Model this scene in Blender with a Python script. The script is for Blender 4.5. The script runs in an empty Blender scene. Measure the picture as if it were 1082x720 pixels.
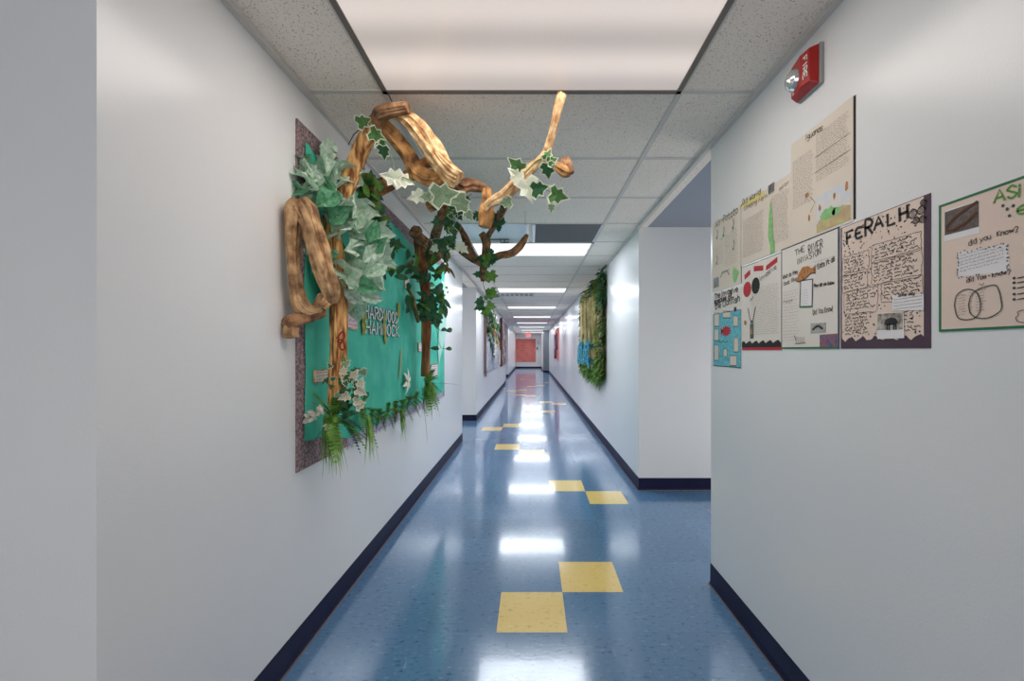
import bpy, math, random
from mathutils import Vector, Matrix, noise

# ------------------------------------------------------------------ basics
FT = 0.3048
F = 451.0                 # focal length in pixels of a 1082 px wide frame
VX, VY = 562.0, 370.0     # vanishing point of the corridor
EYE = 1.211
CEIL = EYE + 1.0626
WL, WR = -0.93, 0.93
SC = bpy.context.scene
COL = SC.collection
R = random.Random(7)


def P(px, py, Y):
    return Vector(((px - VX) / F * Y, Y, EYE + (VY - py) / F * Y))


def RWp(px, py, X=WR):
    Y = X * F / (px - VX)
    return Vector((X, Y, EYE + (VY - py) / F * Y))


def LWp(px, py, X=WL):
    Y = -X * F / (VX - px) * -1 if False else (-X) * F / (VX - px)
    return Vector((X, Y, EYE + (VY - py) / F * Y))


# ------------------------------------------------------------------ materials
def lin(c):
    c = c / 255.0
    return c / 12.92 if c <= 0.04045 else ((c + 0.055) / 1.055) ** 2.4


def rgb(r, g, b):
    return (lin(r), lin(g), lin(b), 1.0)


MATS = {}


def mat(name, color, rough=0.6, var=0.0, scale=20.0, bump=0.0, bscale=60.0, metal=0.0,
        spec=0.5, stretch=(1, 1, 1), color2=None, detail=4.0, emit=None, estr=0.0, trans=0.0, coat=0.0):
    if name in MATS:
        return MATS[name]
    m = bpy.data.materials.new(name)
    m.use_nodes = True
    nt = m.node_tree
    b = nt.nodes['Principled BSDF']
    b.inputs['Roughness'].default_value = rough
    b.inputs['Metallic'].default_value = metal
    b.inputs['Specular IOR Level'].default_value = spec
    b.inputs['Coat Weight'].default_value = coat
    b.inputs['Base Color'].default_value = color
    tc = nt.nodes.new('ShaderNodeTexCoord')
    mp = nt.nodes.new('ShaderNodeMapping')
    mp.inputs['Scale'].default_value = stretch
    nt.links.new(tc.outputs['Object'], mp.inputs['Vector'])
    if var > 0 or color2:
        n = nt.nodes.new('ShaderNodeTexNoise')
        n.inputs['Scale'].default_value = scale
        n.inputs['Detail'].default_value = detail
        nt.links.new(mp.outputs['Vector'], n.inputs['Vector'])
        cr = nt.nodes.new('ShaderNodeValToRGB')
        c2 = color2 if color2 else tuple(min(1, c * (1 + var)) for c in color[:3]) + (1,)
        c1 = color if color2 else tuple(c * (1 - var) for c in color[:3]) + (1,)
        cr.color_ramp.elements[0].position = 0.36
        cr.color_ramp.elements[1].position = 0.64
        cr.color_ramp.elements[0].color = c1
        cr.color_ramp.elements[1].color = c2
        nt.links.new(n.outputs['Fac'], cr.inputs['Fac'])
        nt.links.new(cr.outputs['Color'], b.inputs['Base Color'])
    if bump > 0:
        n2 = nt.nodes.new('ShaderNodeTexNoise')
        n2.inputs['Scale'].default_value = bscale
        n2.inputs['Detail'].default_value = 3
        nt.links.new(mp.outputs['Vector'], n2.inputs['Vector'])
        bp = nt.nodes.new('ShaderNodeBump')
        bp.inputs['Strength'].default_value = bump
        bp.inputs['Distance'].default_value = 0.01
        nt.links.new(n2.outputs['Fac'], bp.inputs['Height'])
        nt.links.new(bp.outputs['Normal'], b.inputs['Normal'])
    if emit:
        b.inputs['Emission Color'].default_value = emit
        b.inputs['Emission Strength'].default_value = estr
    MATS[name] = m
    return m


def leafmat(name, c1, c2, scale=18, rough=0.55):
    """thin foliage: diffuse with a share of translucency"""
    if name in MATS:
        return MATS[name]
    m = mat(name, c1, rough, color2=c2, scale=scale, bump=0.15, bscale=80, spec=0.3)
    nt = m.node_tree
    b = nt.nodes['Principled BSDF']
    out = nt.nodes['Material Output']
    tr = nt.nodes.new('ShaderNodeBsdfTranslucent')
    src = b.inputs['Base Color'].links[0].from_socket
    nt.links.new(src, tr.inputs['Color'])
    mx = nt.nodes.new('ShaderNodeMixShader')
    mx.inputs['Fac'].default_value = 0.25
    nt.links.new(b.outputs[0], mx.inputs[1])
    nt.links.new(tr.outputs[0], mx.inputs[2])
    nt.links.new(mx.outputs[0], out.inputs['Surface'])
    return m


def wall_mat(name, color, rough=0.24):
    m = mat(name, color, rough, var=0.015, scale=1.2, bump=0.05, bscale=160, spec=0.5)
    return m


def floor_mat(name, base, dark, light, yellow=False):
    m = bpy.data.materials.new(name)
    m.use_nodes = True
    nt = m.node_tree
    N, L = nt.nodes, nt.links
    b = N['Principled BSDF']
    tc = N.new('ShaderNodeTexCoord')
    # per tile tone: white noise of the tile index
    off = N.new('ShaderNodeVectorMath'); off.operation = 'ADD'
    off.inputs[1].default_value = (0.5 * FT, 0, 0)
    L.new(tc.outputs['Object'], off.inputs[0])
    dv = N.new('ShaderNodeVectorMath'); dv.operation = 'SCALE'
    dv.inputs['Scale'].default_value = 1 / FT
    L.new(off.outputs[0], dv.inputs[0])
    fl = N.new('ShaderNodeVectorMath'); fl.operation = 'FLOOR'
    L.new(dv.outputs[0], fl.inputs[0])
    wn = N.new('ShaderNodeTexWhiteNoise'); wn.noise_dimensions = '2D'
    L.new(fl.outputs[0], wn.inputs['Vector'])
    # speckles, streaked
    mp = N.new('ShaderNodeMapping'); mp.inputs['Scale'].default_value = (1, 1.8, 1)
    L.new(tc.outputs['Object'], mp.inputs['Vector'])
    n1 = N.new('ShaderNodeTexNoise'); n1.inputs['Scale'].default_value = 34; n1.inputs['Detail'].default_value = 6
    L.new(mp.outputs[0], n1.inputs['Vector'])
    cr = N.new('ShaderNodeValToRGB')
    e = cr.color_ramp.elements
    e[0].position = 0.30; e[0].color = dark
    e[1].position = 0.42; e[1].color = base
    k = e.new(0.60); k.color = base
    k = e.new(0.74); k.color = light
    L.new(n1.outputs['Fac'], cr.inputs['Fac'])
    hsv = N.new('ShaderNodeHueSaturation')
    mr = N.new('ShaderNodeMapRange')
    mr.inputs['To Min'].default_value = 0.93; mr.inputs['To Max'].default_value = 1.07
    L.new(wn.outputs['Value'], mr.inputs['Value'])
    L.new(mr.outputs[0], hsv.inputs['Value'])
    L.new(cr.outputs['Color'], hsv.inputs['Color'])
    # tile seams
    fr = N.new('ShaderNodeVectorMath'); fr.operation = 'FRACTION'
    L.new(dv.outputs[0], fr.inputs[0])
    sb = N.new('ShaderNodeVectorMath'); sb.operation = 'SUBTRACT'; sb.inputs[1].default_value = (0.5, 0.5, 0.5)
    L.new(fr.outputs[0], sb.inputs[0])
    ab = N.new('ShaderNodeVectorMath'); ab.operation = 'ABSOLUTE'
    L.new(sb.outputs[0], ab.inputs[0])
    sx = N.new('ShaderNodeSeparateXYZ'); L.new(ab.outputs[0], sx.inputs[0])
    mxx = N.new('ShaderNodeMath'); mxx.operation = 'MAXIMUM'
    L.new(sx.outputs['X'], mxx.inputs[0]); L.new(sx.outputs['Y'], mxx.inputs[1])
    seam = N.new('ShaderNodeMapRange')
    seam.inputs['From Min'].default_value = 0.494; seam.inputs['From Max'].default_value = 0.5
    seam.inputs['To Min'].default_value = 0.0; seam.inputs['To Max'].default_value = 0.35
    L.new(mxx.outputs[0], seam.inputs['Value'])
    mix = N.new('ShaderNodeMixRGB'); mix.inputs[2].default_value = dark
    L.new(seam.outputs[0], mix.inputs[0]); L.new(hsv.outputs[0], mix.inputs[1])
    # pale scuffs (long thin marks in the wax)
    sm = N.new('ShaderNodeMapping'); sm.inputs['Scale'].default_value = (26, 2.6, 1); sm.inputs['Rotation'].default_value = (0, 0, 0.25)
    L.new(tc.outputs['Object'], sm.inputs['Vector'])
    n3 = N.new('ShaderNodeTexNoise'); n3.inputs['Scale'].default_value = 1.6; n3.inputs['Detail'].default_value = 5
    L.new(sm.outputs[0], n3.inputs['Vector'])
    sc = N.new('ShaderNodeMapRange'); sc.inputs['From Min'].default_value = 0.68; sc.inputs['From Max'].default_value = 0.76
    sc.inputs['To Max'].default_value = 0.28
    L.new(n3.outputs['Fac'], sc.inputs['Value'])
    mix2 = N.new('ShaderNodeMixRGB'); mix2.inputs[2].default_value = rgb(200, 205, 215)
    L.new(sc.outputs[0], mix2.inputs[0]); L.new(mix.outputs[0], mix2.inputs[1])
    L.new(mix2.outputs[0], b.inputs['Base Color'])
    # wax: uneven gloss and a slight waviness
    n4 = N.new('ShaderNodeTexNoise'); n4.inputs['Scale'].default_value = 3.0; n4.inputs['Detail'].default_value = 5
    L.new(tc.outputs['Object'], n4.inputs['Vector'])
    rr = N.new('ShaderNodeMapRange'); rr.inputs['To Min'].default_value = 0.08; rr.inputs['To Max'].default_value = 0.24
    L.new(n4.outputs['Fac'], rr.inputs['Value'])
    L.new(rr.outputs[0], b.inputs['Roughness'])
    bp = N.new('ShaderNodeBump'); bp.inputs['Strength'].default_value = 0.03; bp.inputs['Distance'].default_value = 0.01
    L.new(n1.outputs['Fac'], bp.inputs['Height'])
    L.new(bp.outputs[0], b.inputs['Normal'])
    b.inputs['Specular IOR Level'].default_value = 0.7
    b.inputs['Coat Weight'].default_value = 0.35
    b.inputs['Coat Roughness'].default_value = 0.06
    MATS[name] = m
    return m


def ceiling_mat(name):
    m = bpy.data.materials.new(name)
    m.use_nodes = True
    nt = m.node_tree
    N, L = nt.nodes, nt.links
    b = N['Principled BSDF']
    b.inputs['Roughness'].default_value = 0.9
    tc = N.new('ShaderNodeTexCoord')
    n1 = N.new('ShaderNodeTexNoise'); n1.inputs['Scale'].default_value = 210; n1.inputs['Detail'].default_value = 2
    L.new(tc.outputs['Object'], n1.inputs['Vector'])
    cr = N.new('ShaderNodeValToRGB'); e = cr.color_ramp.elements
    e[0].position = 0.28; e[0].color = rgb(120, 112, 106)
    e[1].position = 0.40; e[1].color = rgb(248, 238, 226)
    L.new(n1.outputs['Fac'], cr.inputs['Fac'])
    L.new(cr.outputs[0], b.inputs['Base Color'])
    bp = N.new('ShaderNodeBump'); bp.inputs['Strength'].default_value = 0.25; bp.inputs['Distance'].default_value = 0.004
    L.new(n1.outputs['Fac'], bp.inputs['Height']); L.new(bp.outputs[0], b.inputs['Normal'])
    MATS[name] = m
    return m


# ------------------------------------------------------------------ mesh builder
class MB:
    def __init__(s):
        s.v, s.f, s.m = [], [], []

    def add(s, vs, fs, mi=0, M=None):
        o = len(s.v)
        s.v += [tuple(M @ Vector(p)) if M else tuple(p) for p in vs]
        s.f += [tuple(i + o for i in f) for f in fs]
        s.m += [mi] * len(fs)

    def box(s, x0, x1, y0, y1, z0, z1, mi=0, M=None):
        vs = [(x, y, z) for z in (z0, z1) for y in (y0, y1) for x in (x0, x1)]
        s.add(vs, [(0, 2, 3, 1), (4, 5, 7, 6), (0, 1, 5, 4), (2, 6, 7, 3), (0, 4, 6, 2), (1, 3, 7, 5)], mi, M)

    def prism(s, pts, w0, w1, mi=0, M=None):
        """outline in the local xy plane, extruded in z from w0 to w1"""
        n = len(pts)
        vs = [(x, y, w0) for x, y in pts] + [(x, y, w1) for x, y in pts]
        fs = [tuple(range(n - 1, -1, -1)), tuple(range(n, 2 * n))]
        fs += [(i, (i + 1) % n, n + (i + 1) % n, n + i) for i in range(n)]
        s.add(vs, fs, mi, M)

    def flat(s, pts, w, mi=0):
        s.add([(x, y, w) for x, y in pts], [tuple(range(len(pts)))], mi)

    def stroke(s, pts, width, w=0.0, mi=0):
        """ribbon of a pen stroke in the local xy plane"""
        n = len(pts)
        if n < 2:
            return
        vs = []
        for i in range(n):
            a = Vector(pts[max(i - 1, 0)]); b = Vector(pts[min(i + 1, n - 1)])
            t = (b - a)
            if t.length < 1e-9:
                t = Vector((1, 0))
            t.normalize()
            q = Vector((-t.y, t.x)) * width / 2
            p = Vector(pts[i])
            if i == 0: p = p - t * width * .35
            if i == n - 1: p = p + t * width * .35
            vs += [(p.x + q.x, p.y + q.y, w), (p.x - q.x, p.y - q.y, w)]
        s.add(vs, [(2 * i, 2 * i + 1, 2 * i + 3, 2 * i + 2) for i in range(n - 1)], mi)

    def tube(s, path, radii, n=8, mi=0, crumple=0.0, freq=6.0, seed=0.0, cap=True, flat=1.0):
        """path: Vectors; smooth tube with optional crumpled surface"""
        pts = [Vector(p) for p in path]
        m = len(pts)
        if isinstance(radii, (int, float)):
            radii = [radii] * m
        up = None
        o = len(s.v)
        L = 0.0
        for i, p in enumerate(pts):
            a = pts[max(i - 1, 0)]; b = pts[min(i + 1, m - 1)]
            t = (b - a).normalized()
            if up is None:
                up = Vector((0, 1, 0)) if abs(t.y) < .9 else Vector((1, 0, 0))
            up = (up - t * up.dot(t)).normalized()
            sd = t.cross(up)
            if i: L += (p - pts[i - 1]).length
            for k in range(n):
                an = 2 * math.pi * k / n
                ca, sa = math.cos(an), math.sin(an)
                rr = radii[i]
                if crumple:
                    l = L * freq
                    q = Vector((ca * 1.5 + seed, sa * 1.5 + seed * 2.3, l * .22 + seed * .7))
                    q2 = Vector((ca * 3.4 + seed, sa * 3.4 - seed, l * .5))
                    q3 = Vector((ca * 1.1 - seed, sa * 1.1, l * .8 + seed))
                    d1 = noise.voronoi(q3)[0]
                    e = .62 + abs(noise.noise(q)) * 1.0 + abs(noise.noise(q2)) * .75 - (d1[1] - d1[0]) * .35 - .12
                    rr *= 1 + crumple * (e - .75)
                v = p + (up * ca * flat + sd * sa) * rr
                s.v.append(tuple(v))
        for i in range(m - 1):
            for k in range(n):
                a = o + i * n + k; b = o + i * n + (k + 1) % n
                s.f.append((a, b, b + n, a + n)); s.m.append(mi)
        if cap:
            s.f.append(tuple(o + k for k in range(n - 1, -1, -1))); s.m.append(mi)
            s.f.append(tuple(o + (m - 1) * n + k for k in range(n))); s.m.append(mi)

    def build(s, name, mats, parent=None, smooth=False, loc=None, bevel=0):
        me = bpy.data.meshes.new(name)
        me.from_pydata(s.v, [], s.f)
        if not isinstance(mats, (list, tuple)):
            mats = [mats]
        for x in mats:
            me.materials.append(x)
        me.polygons.foreach_set('material_index', s.m)
        if smooth:
            me.polygons.foreach_set('use_smooth', [True] * len(s.f))
        me.update()
        o = bpy.data.objects.new(name, me)
        COL.objects.link(o)
        if parent is not None:
            o.parent = parent
        if loc is not None:
            o.location = loc
        if bevel:
            bv = o.modifiers.new('bevel', 'BEVEL'); bv.width = bevel; bv.segments = 2; bv.limit_method = 'ANGLE'
        return o


def tag(o, label=None, cat=None, group=None, kind=None):
    if label: o['label'] = label
    if cat: o['category'] = cat
    if group: o['group'] = group
    if kind: o['kind'] = kind
    return o


def empty(name, loc=(0, 0, 0), M=None):
    o = bpy.data.objects.new(name, None)
    o.empty_display_size = 0.05
    COL.objects.link(o)
    if M is not None:
        o.matrix_world = M
    else:
        o.location = loc
    bpy.context.view_layer.update()
    return o


def spline(pts, per=8):
    """Catmull-Rom through tuples of equal length"""
    pts = [tuple(p) for p in pts]
    out = []
    n = len(pts)
    for i in range(n - 1):
        p0, p1, p2, p3 = pts[max(i - 1, 0)], pts[i], pts[i + 1], pts[min(i + 2, n - 1)]
        for j in range(per):
            t = j / per
            out.append(tuple(.5 * ((2 * b) + (-a + c) * t + (2 * a - 5 * b + 4 * c - d) * t * t + (-a + 3 * b - 3 * c + d) * t ** 3)
                             for a, b, c, d in zip(p0, p1, p2, p3)))
    out.append(pts[-1])
    return out


# ------------------------------------------------------------------ camera and colour management
cam = bpy.data.cameras.new('camera')
cam.sensor_width = 36
cam.lens = F * 36 / 1082
cam.shift_x = -(VX - 541) / 1082
cam.shift_y = (VY - 360) / 1082
cam.clip_start = 0.02
co = bpy.data.objects.new('camera', cam)
co.location = (0, 0, EYE)
co.rotation_euler = (math.pi / 2, 0, 0)
COL.objects.link(co)
SC.camera = co
SC.view_settings.view_transform = 'Standard'
SC.view_settings.look = 'None'
SC.view_settings.gamma = 1
SC.view_settings.use_curve_mapping = False
SC.view_settings.exposure = 0.32
SC.cycles.diffuse_bounces = 7
SC.cycles.max_bounces = 12
SC.cycles.sample_clamp_indirect = 8
w = bpy.data.worlds.new('world'); SC.world = w
w.use_nodes = True
w.node_tree.nodes['Background'].inputs[0].default_value = (0.5, 0.55, 0.6, 1)
w.node_tree.nodes['Background'].inputs[1].default_value = 0.3

# ------------------------------------------------------------------ the shell
M_wall = wall_mat('wall paint', rgb(232, 232, 233))
M_base = mat('navy vinyl cove base', rgb(18, 20, 56), 0.5, var=0.15, scale=8, spec=.25)
M_caulk = mat('floor edge grime', rgb(120, 100, 92), 0.6)
M_blue = floor_mat('blue vinyl tile', rgb(90, 129, 168), rgb(54, 92, 134), rgb(128, 160, 192))
M_yel = floor_mat('yellow vinyl tile', rgb(250, 218, 134), rgb(222, 182, 96), rgb(252, 232, 168), True)
M_ceil = ceiling_mat('mineral ceiling tile')
M_bar = mat('ceiling grid metal', rgb(214, 209, 203), 0.6)
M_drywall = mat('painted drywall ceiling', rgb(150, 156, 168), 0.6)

YEL = set()
for c in range(-1, 5):
    b = 20 * c
    for col, row in ((0, 6), (1, 7), (2, 11), (1, 12), (0, 16), (-1, 17), (-2, 21), (-1, 22)):
        YEL.add((col, row + b))
fb = MB()
for ix in range(-10, 11):
    for iy in range(-15, 97):
        x0, y0 = (ix - .5) * FT, iy * FT
        fb.add([(x0, y0, 0), (x0 + FT, y0, 0), (x0 + FT, y0 + FT, 0), (x0, y0 + FT, 0)], [(0, 1, 2, 3)],
               1 if (ix, iy) in YEL else 0)
tag(fb.build('floor', [M_blue, M_yel]), kind='structure')


def wall(name, x0, x1, y0, y1, m=None):
    b = MB(); b.box(x0, x1, y0, y1, 0, CEIL)
    return tag(b.build(name, m or M_wall), kind='structure')


Y_L0, Y_L1, Y_L2, Y_L3, Y_L4 = 0.912, 5.70, 7.28, 15.6, 19.2
Y_R1, Y_R2, Y_R3 = 2.216, 3.69, 23.0
Y_END, Y_BACK = 28.4, -4.2
X_L2, X_L3, X_R3 = -0.95, -1.07, 0.62
wall('wall_left', -3, WL, Y_L0, Y_L1)
wall('wall_left_middle', -3, X_L2, Y_L2, Y_L3)
wall('wall_left_far', -3, X_L3, Y_L4, Y_END)
wall('wall_right', WR, 3, Y_BACK, Y_R1)
wall('wall_right_middle', WR - .005, 3, Y_R2, Y_R3)
wall('wall_right_far', X_R3, 3, Y_R3, Y_END)
b = MB(); b.box(X_R3 - .01, WR, Y_R3 - .06, Y_R3, 0, CEIL)
tag(b.build('trim_1', mat('dark grey column', rgb(112, 116, 122), .5)), kind='structure')  # thin dark grey box over the face of the far wall end
wall('wall_left_outer', -3.1, -3, Y_BACK, Y_END)
wall('wall_right_outer', 3, 3.1, Y_BACK, Y_END)
wall('wall_end', -3, 3, Y_END, Y_END + .1)
wall('wall_back', -3, 3, Y_BACK - .1, Y_BACK)

BH = 0.104


def base(name, runs):
    """cove base: (x0,y0,x1,y1,nx,ny) runs along the wall with outward normal"""
    b = MB()
    for x0, y0, x1, y1, nx, ny in runs:
        d = Vector((x1 - x0, y1 - y0, 0)); L = d.length; d.normalize()
        M = Matrix.Translation((x0, y0, 0)) @ Matrix(((d.x, nx, 0, 0), (d.y, ny, 0, 0), (0, 0, 1, 0), (0, 0, 0, 1)))
        prof = [(0, 0), (.011, 0), (.009, .004), (.0045, .014), (.0035, BH - .004), (.002, BH), (0, BH)]
        n = len(prof)
        vs = [(0, a, z) for a, z in prof] + [(L, a, z) for a, z in prof]
        fs = [(i, (i + 1) % n, n + (i + 1) % n, n + i) for i in range(n)] + [tuple(range(n)), tuple(range(2 * n - 1, n - 1, -1))]
        b.add(vs, fs, 0, M)
        b.box(0, L, .0105, .015, .0, .0035, 1, M)
    return tag(b.build(name, [M_base, M_caulk]), kind='structure')


e = .005
base('baseboard_left', [(WL, Y_L0, WL, Y_L1, 1, 0), (-3, Y_L0, WL + e, Y_L0, 0, -1), (-3, Y_L2, X_L2 + e, Y_L2, 0, -1), (X_L2, Y_L2, X_L2, Y_L3, 1, 0),
                        (-3, Y_L4, X_L3 + e, Y_L4, 0, -1), (X_L3, Y_L4, X_L3, Y_END, 1, 0)])
base('baseboard_right', [(WR, 0.0, WR, Y_R1, -1, 0), (WR - e, Y_R2, 3, Y_R2, 0, -1), (WR - e, Y_R2, WR - e, Y_R3, -1, 0),
                         (X_R3 - .01, Y_R3 - .06, WR, Y_R3 - .06, 0, -1), (X_R3, Y_R3, X_R3, Y_END, -1, 0)])
base('baseboard_end', [(-1.07, Y_END, X_R3, Y_END, 0, -1)])

# ceiling: lay-in tiles over the corridor (one opening for the air handler), drywall over the side passages
ROW0 = 5.75 * FT
HOLE = (-2 * FT, -0.06, 11.75 * FT, 13.75 * FT)
cb = MB()
ya, yb = Y_BACK, Y_END


def cq(b, x0, x1, y0, y1, mi=0):
    b.box(x0, x1, y0, y1, CEIL, CEIL + .02, mi)


cq(cb, -1.09, 1.0, ya, HOLE[2]); cq(cb, -1.09, 1.0, HOLE[3], yb)
cq(cb, -1.09, HOLE[0], HOLE[2], HOLE[3]); cq(cb, HOLE[1], 1.0, HOLE[2], HOLE[3])
tag(cb.build('ceiling', M_ceil), kind='structure')
db = MB()
cq(db, 1.0, 3, ya, yb); cq(db, -3, -1.09, ya, yb)
tag(db.build('ceiling_side', M_drywall), kind='structure')
gb = MB()
T = .012
LIGHTROWS = [3.75 + 10 * k for k in range(9)]
for x in (-2 * FT, 2 * FT):
    gb.box(x - T, x + T, ya, yb, CEIL - .004, CEIL - .0002)
k = ROW0 - 20 * FT
while k < yb:
    gb.box(-1.07, .93, k - T, k + T, CEIL - .0035, CEIL - .0003)
    k += 2 * FT
for x, s in ((WL, 1), (WR, -1)):
    gb.box(min(x, x + s * .022), max(x, x + s * .022), ya, yb, CEIL - .02, CEIL - .0004)
tag(gb.build('trim_ceiling_grid', M_bar), kind='structure')
NEAR_LENS, FAR_LENS, NEAR_W, FAR_W, BACK_W, REAR_FILL_W, SIDE_W = .50, 1.2, 7.4, 19, 5, 58, 14
# ------------------------------------------------------------------ ceiling lights
def lens_mat(name, tint, strength):
    m = bpy.data.materials.new(name); m.use_nodes = True
    nt = m.node_tree; N, L = nt.nodes, nt.links
    b = N['Principled BSDF']
    b.inputs['Base Color'].default_value = (.5, .46, .43, 1)
    b.inputs['Roughness'].default_value = 0.3
    tc = N.new('ShaderNodeTexCoord')
    # two tubes glow through the prismatic sheet
    sp = N.new('ShaderNodeSeparateXYZ'); L.new(tc.outputs['Object'], sp.inputs[0])
    mu = N.new('ShaderNodeMath'); mu.operation = 'MULTIPLY'; mu.inputs[1].default_value = 2 * math.pi / .26
    L.new(sp.outputs['Y'], mu.inputs[0])
    ad = N.new('ShaderNodeMath'); ad.operation = 'ADD'; ad.inputs[1].default_value = math.pi
    L.new(mu.outputs[0], ad.inputs[0])
    cs = N.new('ShaderNodeMath'); cs.operation = 'COSINE'; L.new(ad.outputs[0], cs.inputs[0])
    mr = N.new('ShaderNodeMapRange'); mr.inputs['From Min'].default_value = -1
    mr.inputs['To Min'].default_value = strength * .62; mr.inputs['To Max'].default_value = strength
    L.new(cs.outputs[0], mr.inputs['Value'])
    # prisms
    ck = N.new('ShaderNodeTexVoronoi'); ck.inputs['Scale'].default_value = 130; ck.inputs['Randomness'].default_value = .1
    L.new(tc.outputs['Object'], ck.inputs['Vector'])
    m2 = N.new('ShaderNodeMapRange'); m2.inputs['From Max'].default_value = .7
    m2.inputs['To Min'].default_value = 1.06; m2.inputs['To Max'].default_value = .86
    L.new(ck.outputs['Distance'], m2.inputs['Value'])
    mm = N.new('ShaderNodeMath'); mm.operation = 'MULTIPLY'
    L.new(mr.outputs[0], mm.inputs[0]); L.new(m2.outputs[0], mm.inputs[1])
    b.inputs['Emission Color'].default_value = tint
    L.new(mm.outputs[0], b.inputs['Emission Strength'])
    MATS[name] = m
    return m


M_frame = mat('light frame metal', rgb(120, 112, 104), 0.5)
M_lens0 = lens_mat('warm prismatic lens', (1.0, .87, .80, 1), NEAR_LENS)
M_lens1 = lens_mat('cool prismatic lens', (.97, .97, 1.0, 1), FAR_LENS)
LX, LY = 2 * FT, 1 * FT


def lamp(name, loc, sx, sy, W, color):
    ld = bpy.data.lights.new(name, 'AREA'); ld.shape = 'RECTANGLE'
    ld.size, ld.size_y = sx, sy
    ld.energy = W; ld.color = color
    o = bpy.data.objects.new(name, ld); o.location = loc
    COL.objects.link(o)
    return o


def ceiling_light(yc, first, label):
    t = empty('ceiling_light', (0, yc, CEIL))
    tag(t, label, 'ceiling light', 'lay-in ceiling lights down the corridor')
    fr = MB(); T = .02; g = .0005
    for x0, x1, y0, y1 in ((-LX, LX, -LY, -LY + T), (-LX, LX, LY - T, LY), (-LX, -LX + T, -LY, LY), (LX - T, LX, -LY, LY)):
        fr.box(x0, x1, y0, y1, -.012, -g)
    fr.build('frame', M_frame if first else M_bar, t)
    ln = MB(); ln.box(-LX + T, LX - T, -LY + T, LY - T, -.007, -g)
    ln.build('diffuser', M_lens0 if first else M_lens1, t)
    return t


where = ['nearest and largest, warm prismatic panel above the crumpled paper branches',
         'second from the viewer, behind the bare hanging branches', 'third from the viewer, in front of the slotted vent',
         'fourth from the viewer, past the slotted vent', 'fifth from the viewer, a thin bright bar',
         'sixth from the viewer, a thin bright bar', 'seventh from the viewer, near the corridor end',
         'eighth from the viewer, before the exit sign', 'farthest one, next to the exit sign']
for i, r in enumerate(LIGHTROWS):
    yc = (r + 1) * FT
    ceiling_light(yc, i == 0, 'rectangular ceiling light, ' + where[i])
    lamp('ceiling_lamp', (0, yc, CEIL - .02), 1.12, .54, NEAR_W if i == 0 else FAR_W, (1, .93, .86) if i == 0 else (.86, .92, 1.0))
lamp('ceiling_lamp', (0, -5.25 * FT, CEIL - .02), 1.12, .54, BACK_W, (1, .95, .9))
# added fill lamps, no source modelled: behind the viewer and in both side passages
o = lamp('rear_fill_lamp', (0, Y_BACK + .12, 1.0), 4.5, 1.8, REAR_FILL_W, (1, .95, .89))
o.rotation_euler = (math.pi / 2, 0, 0)
o = lamp('passage_fill_lamp', (2.95, 2.95, .75), 1.3, 1.3, SIDE_W, (1, .93, .85)); o.rotation_euler = (math.pi / 2, 0, math.pi / 2)
o = lamp('passage_fill_lamp', (-2.95, 6.5, .75), 1.3, 1.3, SIDE_W, (1, .94, .87)); o.rotation_euler = (math.pi / 2, 0, -math.pi / 2)
# ------------------------------------------------------------------ handwriting
GL = {
 'A': "00 26 40;12 32", 'B': "00 06 26 35 34 23 03;23 32 31 20 00", 'C': "35 26 16 04 02 10 20 31", 'D': "00 06 16 34 32 10 00",
 'E': "30 00 06 36;03 23", 'F': "00 06 36;03 23", 'G': "35 26 16 04 02 10 20 31 33 23", 'H': "00 06;30 36;03 33", 'I': "10 16",
 'K': "00 06;36 03 30", 'L': "06 00 30", 'M': "00 06 23 46 40", 'N': "00 06 30 36", 'O': "16 04 02 10 20 32 34 26 16",
 'P': "00 06 26 35 34 23 03", 'R': "00 06 26 35 34 23 03;13 30", 'S': "35 26 16 05 04 32 31 20 10 01", 'T': "06 46;26 20",
 'V': "06 20 46", 'W': "06 10 23 30 46", 'X': "06 30;36 00", 'Y': "06 23 46;23 20",
 'a': "34 14 03 01 10 20 31;34 30", 'b': "06 00 20 31 33 24 04", 'c': "33 24 14 03 01 10 20 31", 'd': "36 30 10 01 03 14 34",
 'e': "02 32 33 24 14 03 01 10 30", 'f': "35 26 15 10;04 24", 'g': "34 14 03 02 11 31;34 3a 2b 0b", 'h': "06 00;03 14 24 33 30",
 'i': "04 00;05 06", 'k': "06 00;34 02 30", 'l': "06 00", 'm': "04 00;03 14 23 20;23 34 43 40", 'n': "04 00;03 14 24 33 30",
 'o': "14 03 01 10 20 31 33 24 14", 'p': "04 0b;03 14 24 33 31 20 00", 'r': "04 00;03 14 24", 's': "33 24 14 03 31 20 10 01",
 't': "16 11 20 30;04 34", 'u': "04 01 10 20 31 34;31 30", 'v': "04 20 44", 'w': "04 10 23 30 44", 'y': "04 20;44 0b",
 'z': "04 34 00 30", '?': "05 16 26 35 34 22 21;20 1a", '!': "06 02;00 0a", '-': "03 23", ' ': "",
}
WD = {'I': 2, 'i': 1, 'l': 1, 'M': 4, 'W': 4, 'm': 4, 'w': 4, 'T': 4, 'Y': 4, 'V': 4, 'A': 4, 'v': 4, 'y': 4, '!': 1, '-': 2, ' ': 2}


def glyph(ch):
    out = []
    for st in GL.get(ch, '').split(';'):
        pl = []
        for tk in st.split():
            y = tk[1]
            pl.append((int(tk[0]), -1 if y == 'a' else -2 if y == 'b' else int(y)))
        if pl: out.append(pl)
    return out


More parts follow.
